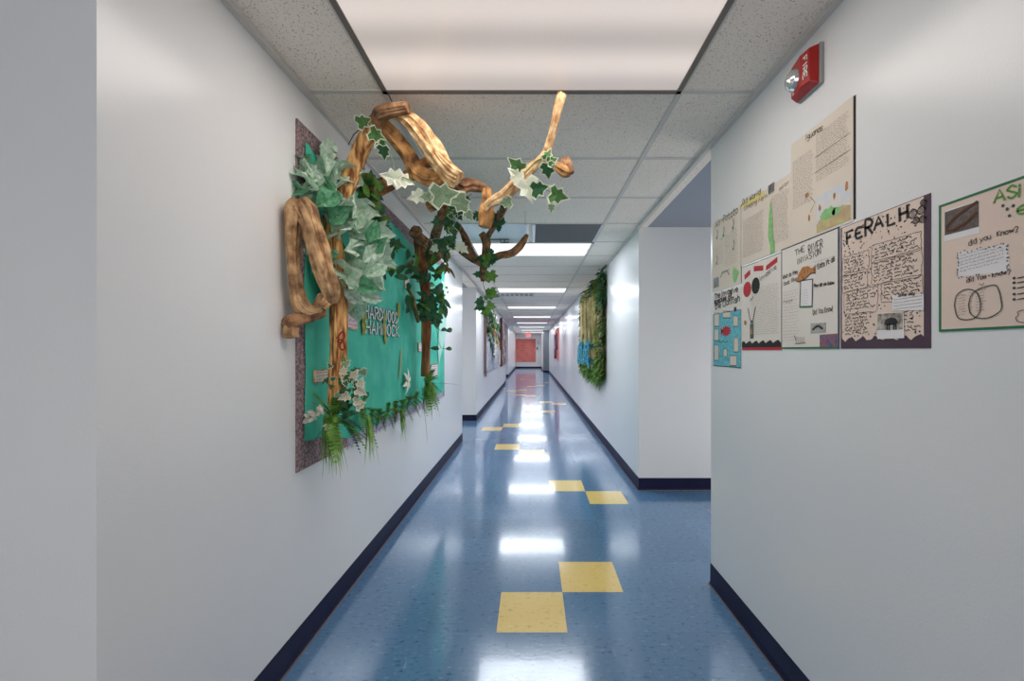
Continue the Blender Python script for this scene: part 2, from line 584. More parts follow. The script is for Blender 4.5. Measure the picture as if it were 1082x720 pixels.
def write(mb, text, p0, p1, h, pen, w, mi=0, jit=.06, rnd=None):
    """text along the line p0..p1, capital height h"""
    rnd = rnd or R
    tot = sum(WD.get(c, 3) + 1.2 for c in text) - 1.2
    p0, p1 = Vector(p0), Vector(p1)
    d = (p1 - p0); k = d.length / tot; d.normalize(); nrm = Vector((-d.y, d.x))
    x = 0
    for c in text:
        ox, oy = rnd.uniform(-jit, jit) * h * .4, rnd.uniform(-jit, jit) * h
        for st in glyph(c):
            pts = []
            for gx, gy in st:
                q = p0 + d * ((x + gx) * k + ox) + nrm * (gy / 6 * h + oy)
                pts.append((q.x + rnd.uniform(-jit, jit) * h * .3, q.y + rnd.uniform(-jit, jit) * h * .3))
            if len(pts) > 3: pts = [q[:2] for q in spline(pts, 3)]
            mb.stroke(pts, pen, w, mi)
        x += WD.get(c, 3) + 1.2


def scrawl(mb, u0, u1, v, h, pen, w, mi=0, slope=0.0, rnd=None):
    """a line of small handwriting that the photo does not resolve"""
    rnd = rnd or R
    u = u0
    while u < u1 - h:
        n = rnd.randint(4, 12)
        pts = []
        for i in range(n):
            pts.append((u, v + (u - u0) * slope + rnd.uniform(-.5, .5) * h * (1.5 if rnd.random() < .2 else .8)))
            u += h * rnd.uniform(.22, .42)
            if u > u1: break
        mb.stroke(pts, pen, w, mi)
        u += h * rnd.uniform(.5, .9)


def blob(cx, cy, rx, ry, n=20, ph=0, wob=0.0, rnd=None):
    rnd = rnd or R
    return [(cx + rx * math.cos(a + ph) * (1 + wob * rnd.uniform(-1, 1)), cy + ry * math.sin(a + ph) * (1 + wob * rnd.uniform(-1, 1)))
            for a in [2 * math.pi * i / n for i in range(n)]]


# frames on the walls: local x runs to the right as one looks at the wall, y up, z out of the wall
def right_frame(Y, z, X=WR):
    return Matrix(((0, 0, -1, X), (-1, 0, 0, Y), (0, 1, 0, z), (0, 0, 0, 1)))


def left_frame(Y, z, X=WL):
    return Matrix(((0, 0, 1, X), (1, 0, 0, Y), (0, 1, 0, z), (0, 0, 0, 1)))


M_ink = mat('black marker ink', rgb(34, 28, 28), 0.5)
M_pen = mat('faded pencil writing', rgb(128, 112, 106), 0.8)
M_ink2 = mat('brown felt pen', rgb(66, 48, 44), 0.6)
M_cream = mat('cream poster paper', rgb(222, 210, 196), 0.75, var=.02, scale=6)
M_white = mat('white poster paper', rgb(226, 220, 212), 0.75, var=.02, scale=6)
M_pink = mat('pinkish poster paper', rgb(228, 206, 192), 0.75, var=.02, scale=6)
M_note = mat('white note paper', rgb(232, 228, 230), 0.75)
M_green = mat('green marker border', rgb(34, 112, 74), 0.6, var=.1, scale=30)
M_lgreen = mat('light green crayon', rgb(140, 194, 128), 0.8, var=.1, scale=60)
M_mgreen = mat('grass green marker', rgb(88, 146, 54), 0.7, var=.15, scale=60)
M_red = mat('red construction paper', rgb(186, 40, 52), 0.75, var=.05)
M_black = mat('black construction paper', rgb(34, 32, 34), 0.8, var=.1)
M_purple = mat('dark purple backing paper', rgb(78, 58, 74), 0.75, var=.06, scale=12)
M_navy = mat('navy marker border', rgb(48, 52, 76), 0.6)
M_turq = mat('turquoise crayon water', rgb(84, 176, 194), 0.8, color2=rgb(120, 200, 210), scale=70)
M_tan = mat('orange brown crayon', rgb(196, 138, 82), 0.8, color2=rgb(160, 100, 56), scale=80)
M_photo1 = mat('photo print of gravel', rgb(116, 102, 98), 0.4, color2=rgb(86, 74, 72), scale=160)
M_photo2 = mat('photo print of a beach', rgb(196, 188, 180), 0.4, color2=rgb(120, 108, 96), scale=70)
M_photo3 = mat('photo print of a reef', rgb(60, 84, 140), 0.4, color2=rgb(170, 86, 60), scale=75)
M_photo4 = mat('dark photo print', rgb(50, 62, 58), 0.4, color2=rgb(84, 92, 84), scale=80)
M_eel = mat('brown eel print', rgb(92, 50, 28), 0.4)
M_grey = mat('grey photo print', rgb(176, 176, 172), 0.4, color2=rgb(150, 150, 146), scale=90)
M_yellow = mat('yellow crayon', rgb(222, 208, 140), 0.8)
M_crayon = mat('mixed crayon ground', rgb(196, 190, 130), 0.8, color2=rgb(190, 160, 130), scale=40)
M_sky = mat('pale blue crayon', rgb(206, 212, 222), 0.8, color2=rgb(222, 214, 206), scale=30)


ISLANDS = {'red_cutout', 'black_cutout', 'text_box', 'box_outline', 'drawing_animal', 'crayon_wash', 'drawing_vine', 'drawing_bush', 'green_line', 'bullet_line', 'drawing_antenna', 'drawing_shell', 'pen_line', 'drawing_circle'}


class Poster:
    """a paper sheet on the right wall given by its left and right pixel columns and its height above the eye"""

    def __init__(s, label, xl, xr, top, bot, paper, seed, w0=.0006, group='student posters on the right wall', corners=None):
        s.yl = WR * F / (xl - VX); s.yr = WR * F / (xr - VX)
        s.W = s.yl - s.yr; s.H = top - bot; s.zb = EYE + bot
        s.w0 = w0
        s.root = empty('poster', M=right_frame(s.yl, s.zb))
        tag(s.root, label, 'poster', group)
        s.rnd = random.Random(seed)
        s.k = 0
        b = MB()
        pts = corners or [(0, 0), (s.W, 0), (s.W, s.H), (0, s.H)]
        b.prism(pts, -.0003, w0 + .0012)
        b.build('sheet', paper, s.root)

    def U(s, px, py):
        Y = WR * F / (px - VX)
        return (s.yl - Y, EYE + (VY - py) / F * Y - s.zb)

    def hp(s, px, n):
        return n * WR / (px - VX)

    def w(s, lvl=1):
        return s.w0 + .0012 + .0005 * lvl

    def part(s, name, mb, mats, label=None):
        """one object; blocks of writing marked in mb, and loose cut-outs or sketches, become parts of their own"""
        groups = []
        marks = getattr(mb, 'marks', [])
        if len(marks) > 1:
            cuts = sorted(set(marks))
            if cuts[0] != 0: cuts = [0] + cuts
            groups = [list(range(a, b)) for a, b in zip(cuts, cuts[1:] + [len(mb.f)])]
        elif name in ISLANDS:
            own = {}; comp = []
            for fi, f in enumerate(mb.f):
                hit = sorted({own[v] for v in f if v in own})
                if hit:
                    k = hit[0]
                    for h in hit[1:]:
                        comp[k] += comp[h]
                        for g in comp[h]:
                            for v in mb.f[g]: own[v] = k
                        comp[h] = []
                else:
                    k = len(comp); comp.append([])
                comp[k].append(fi)
                for v in f: own[v] = k
            groups = [c for c in comp if c]
        if len(groups) < 2: groups = [list(range(len(mb.f)))]
        for g in groups:
            if not g: continue
            idx = {}; nb = MB()
            for fi in g:
                for v in mb.f[fi]:
                    if v not in idx: idx[v] = len(nb.v); nb.v.append(mb.v[v])
                nb.f.append(tuple(idx[v] for v in mb.f[fi])); nb.m.append(mb.m[fi])
            o = nb.build(name, mats, s.root)
            if label: o['label'] = label
        return o

    def mark(s, mb):
        if not hasattr(mb, 'marks'): mb.marks = []
        mb.marks.append(len(mb.f))

    def text(s, mb, t, x0, y0, x1, y1, hpx, pen, lvl=2, mi=0, jit=.06):
        s.mark(mb)
        write(mb, t, s.U(x0, y0), s.U(x1, y1), s.hp((x0 + x1) / 2, hpx), pen, s.w(lvl), mi, jit, s.rnd)

    def lines(s, mb, u0, u1, v1, v0, step, h, pen, lvl=2, mi=0, slope=0.0):
        s.mark(mb)
        v = v1
        while v > v0:
            scrawl(mb, u0 + s.rnd.uniform(0, .2) * h, u1 - s.rnd.uniform(0, 3) * h, v, h, pen, s.w(lvl), mi, slope, s.rnd)
            v -= step

    def rect(s, mb, u0, u1, v0, v1, lvl=1, mi=0):
        mb.prism([(u0, v0), (u1, v0), (u1, v1), (u0, v1)], s.w(lvl) - .0003, s.w(lvl) + .0002, mi)

    def outline(s, mb, pts, pen, lvl=3, mi=0):
        mb.stroke(list(pts) + [pts[0], pts[1]], pen, s.w(lvl), mi)


# --- iguanas: tall sheet high on the wall
p = Poster('tall cream poster headed Iguanas, coloured drawing at its foot, highest on the wall', 836.5, 902, .735, .3725, M_cream, 1)
b = MB(); p.text(b, 'Iguanas', 852, 149, 870, 137, 6, .0022); p.part('title', b, M_ink2)
b = MB(); p.lines(b, .012, p.W * .42, p.H - .07, .12, .0075, .0044, .001); p.lines(b, p.W * .46, p.W - .012, p.H - .035, .17, .0075, .0044, .001)
p.part('handwriting', b, M_pen)
b = MB()
for v in (p.H - .155, p.H - .105): b.stroke([(p.W * .44, v), (p.W - .01, v + .004)], .0012, p.w(2))
b.stroke([p.U(857, 208), p.U(862, 214), p.U(857, 224)], .0015, p.w(2)); p.part('pen_line', b, M_ink2)
b = MB(); p.rect(b, p.W * .47, p.W - .006, .012, .125); p.part('drawing_sky', b, M_sky)
b = MB(); pts = [(p.W * .47, .008), (p.W - .008, .008), (p.W - .008, .05), (p.W * .85, .062), (p.W * .7, .045), (p.W * .58, .06), (p.W * .47, .035)]
b.flat(pts, p.w(2)); p.part('drawing_ground', b, M_crayon)
b = MB(); b.flat(blob(p.W * .66, .055, .034, .019, 16, 0, .2, p.rnd), p.w(3)); b.flat(blob(p.W * .78, .05, .02, .012, 12, 0, .2, p.rnd), p.w(3))
p.part('drawing_bush', b, M_lgreen)
b = MB()
for q in ((.52, .085, .006), (.75, .1, .006), (.92, .11, .007)): b.flat(blob(p.W * q[0], q[1], q[2], q[2] * 1.8, 9, 0, .3, p.rnd), p.w(3))
b.flat(blob(p.W * .3, .15, .008, .008, 10, 0, .2, p.rnd), p.w(3)); b.flat(blob(p.W * .34, .07, .004, .011, 10, 0, .2, p.rnd), p.w(3))
p.part('drawing_animal', b, M_tan)
b = MB(); b.prism([(p.W - .002, .004), (p.W + .009, .004), (p.W + .009, p.H - .002), (p.W - .002, p.H - .002)], .0001, .0006)  # black strip reaching past the right edge of the sheet
p.part('backing', b, M_black, 'narrow dark strip along the right edge')

# --- old world climbing fern
p = Poster('wide cream poster with one tall pale green leaf drawn up its middle', 783.5, 836.4, .637, .3725, M_cream, 2)
b = MB()
p.text(b, 'Old World', 785, 217, 804, 205, 5.5, .003); p.text(b, 'Climbing Fern', 787, 222.5, 811, 209, 5, .002); p.part('title', b, M_ink2)
b = MB()
b.flat([p.U(784.5, 221), p.U(808, 209), p.U(808, 201), p.U(784.5, 214)], p.w(1)); p.part('title_wash', b, M_yellow)
b = MB(); p.lines(b, .02, p.W * .52, p.H - .075, .03, .0075, .0044, .001); p.lines(b, p.W * .66, p.W - .01, p.H - .05, .03, .0075, .0044, .001)
p.text(b, 'small fern', 824, 202, 834, 194, 4, .001); p.part('handwriting', b, M_pen)
b = MB(); x = p.U(815, 270)[0]
prof = [(0, .003, .030), (.035, .004, .031), (.07, .018, .018), (.11, .017, .017), (.16, .011, .011), (.205, .003, .003)]
b.flat([(x - a, v) for v, a, c in prof] + [(x, .215)] + [(x + c * .9, v) for v, a, c in reversed(prof)], p.w(2)); p.part('drawing_leaf', b, M_lgreen)
b = MB(); u, v = p.U(815.5, 204)
p.rect(b, u - .021, u + .021, v - .002, v + .036, 2); p.part('photo', b, M_grey)
b = MB()
for i in range(5): b.stroke([(u - .014 + i * .008, v + .003), (u - .016 + i * .008, v + .032)], .0035, p.w(4))
p.part('photo_stripe', b, M_black)

# --- air potato
p = Poster('narrow cream poster headed Air-Potato with small green vine sketches', 753, 783, .646, .297, M_cream, 3)
b = MB(); p.text(b, 'Air-Potato', 756.5, 241, 780, 225, 7, .0045); p.part('title', b, M_photo4)
b = MB(); p.lines(b, .02, p.W * .45, p.H - .13, .12, .009, .0045, .0008); p.lines(b, p.W * .5, p.W - .02, p.H - .1, .1, .009, .0045, .0008); p.part('handwriting', b, M_pen)
b = MB()
for x, y in ((758, 247), (765, 244), (775, 236), (775.5, 258), (758, 274)):
    u, v = p.U(x, y); b.stroke([(u + .004, v + .017), (u + .009, v), (u, v - .02)], .006, p.w(3)); b.flat(blob(u, v - .022, .008, .007, 8, 0, .2, p.rnd), p.w(3))
b.stroke([p.U(762, 293), p.U(764, 288), p.U(769, 286), p.U(771, 290)], .007, p.w(3)); p.part('drawing_vine', b, M_photo4)
b = MB()
b.stroke([p.U(762, 254), p.U(766, 249)], .005, p.w(2)); b.stroke([p.U(773, 245), p.U(778, 241)], .003, p.w(2)); b.stroke([p.U(763, 289), p.U(771, 285)], .008, p.w(2))
b.flat(blob(*p.U(777, 290), .03, .03, 9, 0, .4, p.rnd), p.w(1)); p.part('crayon_wash', b, M_lgreen)
b = MB(); u, v = p.U(754.5, 306); p.rect(b, u, u + .06, v + .006, v + .055, 2); p.part('photo', b, M_photo4)
b = MB(); b.prism([(p.W - .003, .0), (p.W + .006, .0), (p.W + .006, p.H), (p.W - .003, p.H)], .0001, .0005); p.part('backing', b, M_black, 'thin dark edge along the right side')  # thin black strip just past the right side of the sheet

# --- lionfish
p = Poster('small turquoise poster of a red lionfish among white boxes, lowest on the wall', 754, 784, .282, -.082, M_white, 4, w0=.0006)
b = MB(); p.rect(b, .004, p.W - .003, .004, p.H * .715); p.part('painted_water', b, M_turq)
b = MB(); p.text(b, 'The invasive', 755.5, 316, 780, 308, 5.5, .006); p.text(b, 'species of', 755.5, 321.5, 774, 315, 5, .008); p.part('title', b, M_ink2)
b = MB(); p.text(b, 'the Lionfish', 756, 327, 782, 318.5, 6.5, .006); p.part('title_line', b, M_ink)
b = MB(); nb = MB(); bx = [(755.3, 331, 760.5, 345), (764.5, 329, 772.5, 336), (775.5, 334, 780.5, 345), (755.5, 348, 760, 360), (755.5, 365, 760, 381), (776, 357, 781, 372), (772, 376, 779, 386.5)]
for x0, y0, x1, y1 in bx:
    q = [p.U(x0, y1), p.U(x1, y1), p.U(x1, y0), p.U(x0, y0)]; b.flat(q, p.w(2)); p.outline(nb, q, .003)
q = blob(*p.U(767, 373), .022, .022, 14, 0, 0, p.rnd); b.flat(q, p.w(2)); p.outline(nb, q, .003)
p.part('text_box', b, M_cream); p.outline(nb, [(.003, .003), (p.W - .003, .003), (p.W - .003, p.H * .72), (.003, p.H * .72)], .003); p.part('box_outline', nb, M_navy)
b = MB(); u, v = p.U(768, 350)
pts = []
for i in range(22):
    a = 2 * math.pi * i / 22; r = 1.0 if i % 2 else 1.55
    pts.append((u + .036 * r * math.cos(a), v + .019 * r * math.sin(a)))
b.flat(pts, p.w(3)); b.flat([(u - .03, v), (u - .06, v + .022), (u - .055, v - .02)], p.w(3)); p.part('drawing_fish', b, M_red)
b = MB(); b.flat(blob(*p.U(777.5, 327), .014, .011, 10, 0, .1, p.rnd), p.w(3))
for q in range(5): u2, v2 = p.U(761 + q * 2, 361 + q % 2); b.flat(blob(u2, v2, .008, .003, 6), p.w(3))
p.part('drawing_ink', b, M_ink)

# --- red and black ovals
p = Poster('white poster with red and black paper ovals and a jagged black and red foot', 784.5, 826, .362, -.003, M_white, 5, w0=.0006)
b = MB()
for q in ([(787, 291), (793, 285), (793.4, 290), (787.4, 296)], [(797, 281.5), (807, 280.5), (807, 286), (797, 287)], [(810, 281), (822, 271.5), (822, 277), (810, 286)]):
    b.prism([p.U(*c) for c in q[::-1]], p.w(0), p.w(1))
b.prism(blob(*p.U(790, 306), .034, .033, 24), p.w(0), p.w(1))
b.prism([(.001, .002), (p.W - .001, .002), (p.W - .001, .022), (.001, .022)], p.w(0), p.w(1)); p.part('red_cutout', b, M_red)
b = MB(); b.prism(blob(*p.U(799, 302), .032, .034, 24), p.w(1), p.w(2))
n = 17; pts = [(.001, .014), (p.W - .001, .014)] + [(p.W - .001 - (p.W - .002) * i / n, .026 + (.016 if i % 3 == 1 else .004 if i % 3 == 0 else .011)) for i in range(n + 1)]
b.prism(pts, p.w(1), p.w(2)); p.part('black_cutout', b, M_black)
b = MB(); p.lines(b, .085, p.W - .012, p.H - .11, .06, .0085, .0045, .0008); p.part('handwriting', b, M_pen)
b = MB(); p.text(b, 'invasive', 804, 297, 821, 284, 5, .0025); p.text(b, 'of', 793.5, 318, 797, 316.5, 3, .002); p.part('title', b, M_navy)
b = MB(); u, v = p.U(795, 358); p.rect(b, u - .014, u + .014, v, v + .062, 2); b.flat([(u - .011, v + .064), (u + .012, v + .064), (u + .012, v + .078), (u - .011, v + .078)], p.w(2))
p.part('photo', b, M_photo4)
b = MB(); b.stroke([(u - .012, v + .08), (u - .03, v + .13)], .005, p.w(3)); b.stroke([(u + .012, v + .08), (u + .03, v + .13)], .005, p.w(3)); p.part('drawing_antenna', b, M_ink2)
b = MB(); b.flat(blob(u, v + .03, .009, .012, 10), p.w(3)); b.flat(blob(u - .055, v + .07, .012, .009, 8, 0, .3, p.rnd), p.w(3)); p.part('drawing_shell', b, M_tan)
b = MB(); b.prism([(p.W - .002, .0), (p.W + .003, .0), (p.W + .003, p.H + .003), (-.002, p.H + .003), (-.002, p.H - .002), (p.W - .002, p.H - .002)], .0001, .0006); p.part('backing', b, M_navy)

# --- river invasion
p = Poster('white poster with an orange fish drawing above a blue framed box', 826.5, 887, .371, .003, M_white, 6, w0=.0006)
b = MB(); p.text(b, 'THE', 841, 271, 851, 265.5, 6, .0022); p.text(b, 'RIVER', 855, 268, 870, 261.5, 8.5, .0026); p.text(b, 'INVASION', 843, 280, 868, 268.5, 6, .0022); p.part('title', b, M_ink2)
b = MB(); u, v = p.U(853, 288)
b.flat([(u - .052, v - .022), (u - .04, v - .026), (u - .01, v - .022), (u + .024, v - .006), (u + .046, v - .01), (u + .045, v + .014), (u + .028, v + .006), (u + .01, v + .02), (u - .02, v + .022), (u - .042, v + .004)], p.w(3)); p.part('drawing_fish', b, M_tan)
b = MB(); b.stroke([(u - .052, v - .022), (u - .04, v - .026), (u - .01, v - .022), (u + .024, v - .006), (u + .046, v - .01)], .0025, p.w(4)); b.stroke([(u + .04, v - .01), (u + .05, v + .016), (u + .028, v + .006)], .002, p.w(4)); p.part('drawing_ink', b, M_ink2)
fr = MB(); q = [p.U(846, 324.5), p.U(859, 324), p.U(859.5, 295), p.U(847, 297)]
b = MB(); b.flat(q, p.w(2)); p.part('text_box', b, M_note); p.outline(fr, q, .0055); p.part('box_frame', fr, M_navy)
b = MB(); b.stroke([p.U(846, 324.5), p.U(859, 324)], .0055, p.w(4)); b.stroke([(.003, .004), (p.W - .003, .004)], .006, p.w(3)); p.part('green_line', b, M_green)
b = MB(); p.text(b, 'What do they', 828, 295, 844, 288.5, 4, .0022); p.text(b, 'look like', 829, 302, 843, 296, 4, .0022); p.text(b, 'Eats it all', 865, 284, 883, 276, 5, .0026)
p.text(b, 'How do we know', 861, 303.5, 882, 300, 3.2, .0026); p.text(b, 'Did You Know!', 860, 333, 881, 328.5, 5.5, .0018); p.text(b, 'Facts', 829, 321, 838, 318.5, 3, .001); p.part('heading', b, M_ink2)
b = MB(); uc = p.U(845, 330)[0]
p.lines(b, .008, uc, p.H - .16, .03, .011, .0045, .0006); ur = p.U(861, 300)[0]
p.lines(b, ur, p.W - .012, .21, .19, .01, .0045, .0007); p.lines(b, ur, p.W - .012, .285, .27, .01, .0045, .0007); p.lines(b, uc + .012, uc + .055, .2, .14, .009, .004, .0006, 4); p.part('handwriting', b, M_pen)
b = MB(); q = [p.U(857.5, 352.5), p.U(873.5, 351.5), p.U(873.5, 341), p.U(857.5, 342)]; b.prism(q, p.w(1), p.w(2)); p.part('photo', b, M_grey)
b = MB(); b.stroke([p.U(860, 348.5), p.U(863, 345.5), p.U(866, 344.5), p.U(868, 346), p.U(870, 347.5)], .008, p.w(3)); b.stroke([p.U(860, 348), p.U(866, 344), p.U(870, 347)], .004, p.w(4)); p.part('photo_animal', b, M_ink2)
b = MB(); q = [p.U(867, 368), p.U(887, 368), p.U(886.6, 352.5), p.U(867, 354)]; b.prism(q, p.w(1), p.w(2)); p.part('photo', b, M_photo3)
b = MB()
for i in range(5): u, v = p.U(842 + i * 2, 363); b.stroke([(u, v), (u, v + .022)], .002, p.w(2))
b.stroke([p.U(841, 363.5), p.U(852, 362.5)], .003, p.w(2)); b.stroke([p.U(840, 355), p.U(842, 360)], .004, p.w(2)); p.part('drawing_fence', b, M_pen)
b = MB(); b.prism([(p.W - .004, 0), (p.W + .002, 0), (p.W + .002, p.H + .002), (-.002, p.H + .002), (-.002, 0), (.002, 0), (.002, p.H - .002), (p.W - .004, p.H - .002)], .0018, .0023); p.part('border', b, M_navy)

# --- feral hogs
p = Poster('poster covered in dense black writing headed FERAL H on dark purple backing', 889, 984, .366, .004, M_purple, 7, w0=.0006)
pW, pH = p.W, p.H
x1 = pW - .017
wav = [(x1 - (x1 - .006) * i / 40, .028 + .006 * math.sin(i * .95) + .002 * math.sin(i * 2.1)) for i in range(41)]
b = MB(); b.prism([(.006, pH - .002), ] + wav[::-1] + [(x1, pH - .002)], p.w(0), p.w(1)); p.part('page', b, M_pink, 'pinkish page with a wavy lower edge')
b = MB()
for i, (c, x, y, h, wd) in enumerate((('F', 896, 257, 12, 6), ('E', 906, 252.5, 10, 6), ('R', 916, 249.5, 16, 7), ('A', 925, 243, 12, 9), ('L', 939, 239, 12, 7), ('H', 952, 234, 13, 8))):
    p.text(b, c, x, y, x + wd, y - wd * .38, h, .0075, 3)
p.part('title', b, M_ink)
b = MB()
for cx, cy, rr in ((966, 226, .011), (969.5, 233, .008), (975, 222, .010), (976, 231.5, .008), (977, 214, .007)):
    u, v = p.U(cx, cy); p.outline(b, blob(u, v, rr, rr, 12, 0, .1, p.rnd), .0026)
    for k in range(4): b.stroke([(u - rr * .6, v - rr * .6 + k * rr * .4), (u + rr * .6, v - rr * .4 + k * rr * .4)], .0016, p.w(3))
p.part('drawing_circle', b, M_ink2)
b = MB()
for u0, u1, v1, v0 in ((.012, .105, .262, .222), (.012, .1, .212, .172), (.02, .135, .158, .106), (.014, .118, .096, .038), (.125, .262, .27, .24), (.122, .265, .228, .178), (.155, .268, .166, .126), (.207, .268, .098, .038)):
    p.lines(b, u0 + .004, u1 - .003, v1, v0, .0088, .0072, .002, slope=0.02)
p.part('handwriting', b, M_ink)
b = MB()
for u0, u1, v1, v0 in ((.008, .108, .272, .216), (.008, .103, .22, .166), (.015, .138, .168, .1), (.118, .266, .28, .232), (.118, .269, .238, .172), (.15, .271, .176, .12)):
    pts = []
    for i in range(30):
        t = i / 30 * 4; k = int(t); f = t - k
        a = [(u0, v0), (u1, v0), (u1, v1), (u0, v1), (u0, v0)]
        pts.append((a[k][0] + (a[k + 1][0] - a[k][0]) * f + p.rnd.uniform(-.002, .002), a[k][1] + (a[k + 1][1] - a[k][1]) * f + p.rnd.uniform(-.002, .002)))
    p.outline(b, pts, .0011)
p.part('wavy_outline', b, M_ink2)
b = MB()
for i in range(330):
    u, v = p.rnd.uniform(.01, x1 - .004), p.rnd.uniform(.036, pH - .006)
    rr = p.rnd.choice((.0012, .0014, .002, .0026))
    b.flat(blob(u, v, rr, rr, 6), p.w(2) + .0001)
q = b; p.part('ink_dots', q, M_ink)['kind'] = 'stuff'
b = MB(); q = [p.U(944.5, 328.5), p.U(977.5, 328), p.U(977.5, 311), p.U(944.5, 312.5)]; b.prism(q, p.w(3), p.w(4)); p.part('note', b, M_note)
b = MB(); p.text(b, 'Some say', 951, 313.5, 969, 311.5, 3.6, .0017, 6)
p.part('note_heading', b, M_ink2)
b = MB(); u0, v0 = p.U(946, 327); u1, v1 = p.U(976, 315)
for i in range(4): b.stroke([(u0, v0 + i * .008), (u1, v0 + i * .008 + .001)], .0008, p.w(5))
p.part('note_lines', b, M_pen)
b = MB(); q = [p.U(928.5, 358.5), p.U(957, 357.5), p.U(956, 329.5), p.U(928.5, 331.5)]; b.prism(q, p.w(3), p.w(4)); p.part('photo_margin', b, M_note)
b = MB(); q = [p.U(929, 349), p.U(955.5, 348), p.U(955.3, 330), p.U(929, 332)]; b.prism(q, p.w(4), p.w(5)); p.part('photo', b, M_photo2)
b = MB(); u, v = p.U(943.5, 340.5)
b.flat([(u - .022, v - .004), (u - .016, v + .008), (u - .002, v + .012), (u + .014, v + .009), (u + .02, v), (u + .016, v - .007), (u - .012, v - .008)], p.w(6))
for du in (-.013, -.006, .008, .014): b.stroke([(u + du, v - .005), (u + du + .001, v - .019)], .004, p.w(6))
p.part('photo_hog', b, M_ink)

# --- swamp eel
p = Poster('poster headed ASia with green border, overlapping circle diagram and snake photo', 993, 1185, .329, .041, M_pink, 8)
b = MB(); g = .0055
for q in ([(0, 0), (p.W, 0), (p.W - g, g), (g, g)], [(p.W, 0), (p.W, p.H), (p.W - g, p.H - g), (p.W - g, g)], [(p.W, p.H), (0, p.H), (g, p.H - g), (p.W - g, p.H - g)], [(0, p.H), (0, 0), (g, g), (g, p.H - g)]):
    b.prism(q, p.w(0), p.w(1))
p.part('border', b, M_green)
b = MB(); p.text(b, 'ASian', 1052, 215, 1108, 199, 13, .0038); p.text(b, 'eel', 1077, 227, 1110, 217, 13, .004); p.part('title', b, M_mgreen)
b = MB(); q = [p.U(998.5, 255.5), p.U(1036, 246.5), p.U(1036, 211.5), p.U(998.5, 223)]; b.prism(q, p.w(0), p.w(1)); p.part('photo_margin', b, M_note)
b = MB(); q = [p.U(999.5, 249), p.U(1035.5, 239.5), p.U(1035.5, 212.5), p.U(999.5, 224.5)]; b.prism(q, p.w(1), p.w(2)); p.part('photo', b, M_photo1)
b = MB(); u, v = p.U(1016, 232)
b.stroke([(u + .035, v + .026), (u + .01, v + .017), (u - .012, v + .007), (u - .028, v - .006), (u - .029, v - .017), (u - .012, v - .019), (u + .012, v - .012), (u + .034, v + .004)], .0055, p.w(4)); p.part('photo_eel', b, M_eel)
b = MB(); p.text(b, 'did you', 1025, 259.5, 1048, 252.5, 5.5, .0014); p.text(b, 'Know?', 1055, 250, 1077, 244, 5, .0016); p.text(b, 'did You', 1023, 298.5, 1043, 294, 4.5, .0014); p.text(b, 'know?', 1050, 293, 1069, 289, 4.5, .0014)
b.stroke([p.U(1036, 300), p.U(1039, 302), p.U(1041, 299)], .0012, p.w(2)); p.part('heading', b, M_ink2)
b = MB(); q = [p.U(1013, 292.5), p.U(1068, 287.5), p.U(1066, 257.5), p.U(1013, 266.5)]; b.prism(q, p.w(0), p.w(1)); p.part('note', b, M_note)
b = MB(); u0, v0 = p.U(1016, 287); u1, v1 = p.U(1062, 283)
for i in range(6): scrawl(b, u0, u1 - .01 * (i == 0), v0 + i * .0068, .0028, .0008, p.w(2), 0, .07, p.rnd)
p.part('note_writing', b, M_pen)
b = MB(); rim = []
for i in range(46):
    t = i / 46 * 4; k = int(t); f = t - k; a = [(1013.5, 293), (1067, 288), (1066, 258), (1013.5, 267), (1013.5, 293)]
    rim.append(p.U(a[k][0] + (a[k + 1][0] - a[k][0]) * f + p.rnd.uniform(-1.2, 1.2), a[k][1] + (a[k + 1][1] - a[k][1]) * f + p.rnd.uniform(-1.5, 2)))
for u, v in rim: b.flat(blob(u, v, .0015, .0015, 7), p.w(3))
p.part('dotted_edge', b, M_ink)
b = MB()
for x, y in ((1061, 217.5), (1065.5, 221), (1072, 217.5), (1068, 228)): b.flat(blob(*p.U(x, y), .0028, .0034, 9), p.w(2))
for y in (294, 299, 304.5, 311, 316.5): b.flat(blob(*p.U(1073, y), .0028, .0028, 9), p.w(2))
p.part('bullet_dots', b, M_photo4)
b = MB()
for y in (294, 299, 304.5, 311, 316.5): u, v = p.U(1077, y); b.stroke([(u, v), (u + .05, v + .003)], .0022, p.w(2))
p.part('bullet_line', b, M_ink2)
b = MB()
o1 = [p.U(*c) for c in ((1010, 323), (1012, 313), (1019, 307), (1027, 306), (1034, 310), (1037.5, 320), (1036.5, 330), (1031, 336.5), (1021, 338), (1013, 335))]
o2 = [p.U(*c) for c in ((1025, 322), (1028, 312), (1036, 305.5), (1050, 301.5), (1055, 303), (1058.5, 312), (1060, 325), (1056, 331), (1046, 336), (1034, 336), (1027, 331))]
for o_ in (o1, o2):
    p.outline(b, [q[:2] for q in spline(o_ + [o_[0]], 4)][:-1], .0022)
p.part('circle_diagram', b, M_photo4)
b = MB(); u, v = p.U(1014, 333)
for i in range(8): scrawl(b, u, u + .016, v + i * .006, .0028, .0007, p.w(2), 0, .05, p.rnd); scrawl(b, u + .022, u + .03, v + .003 + i * .006, .0028, .0007, p.w(2), 0, .05, p.rnd); scrawl(b, u + .036, u + .056, v + .006 + i * .006, .0028, .0007, p.w(2), 0, .05, p.rnd)
p.part('diagram_writing', b, M_pen)
b = MB(); p.outline(b, [q[:2] for q in spline([p.U(*c) for c in ((1077, 340), (1075, 336), (1078, 333), (1077, 330), (1082, 328), (1090, 329), (1092, 336), (1086, 341), (1077, 340))], 4)][:-1], .0013); p.part('drawing_cloud', b, M_ink2)

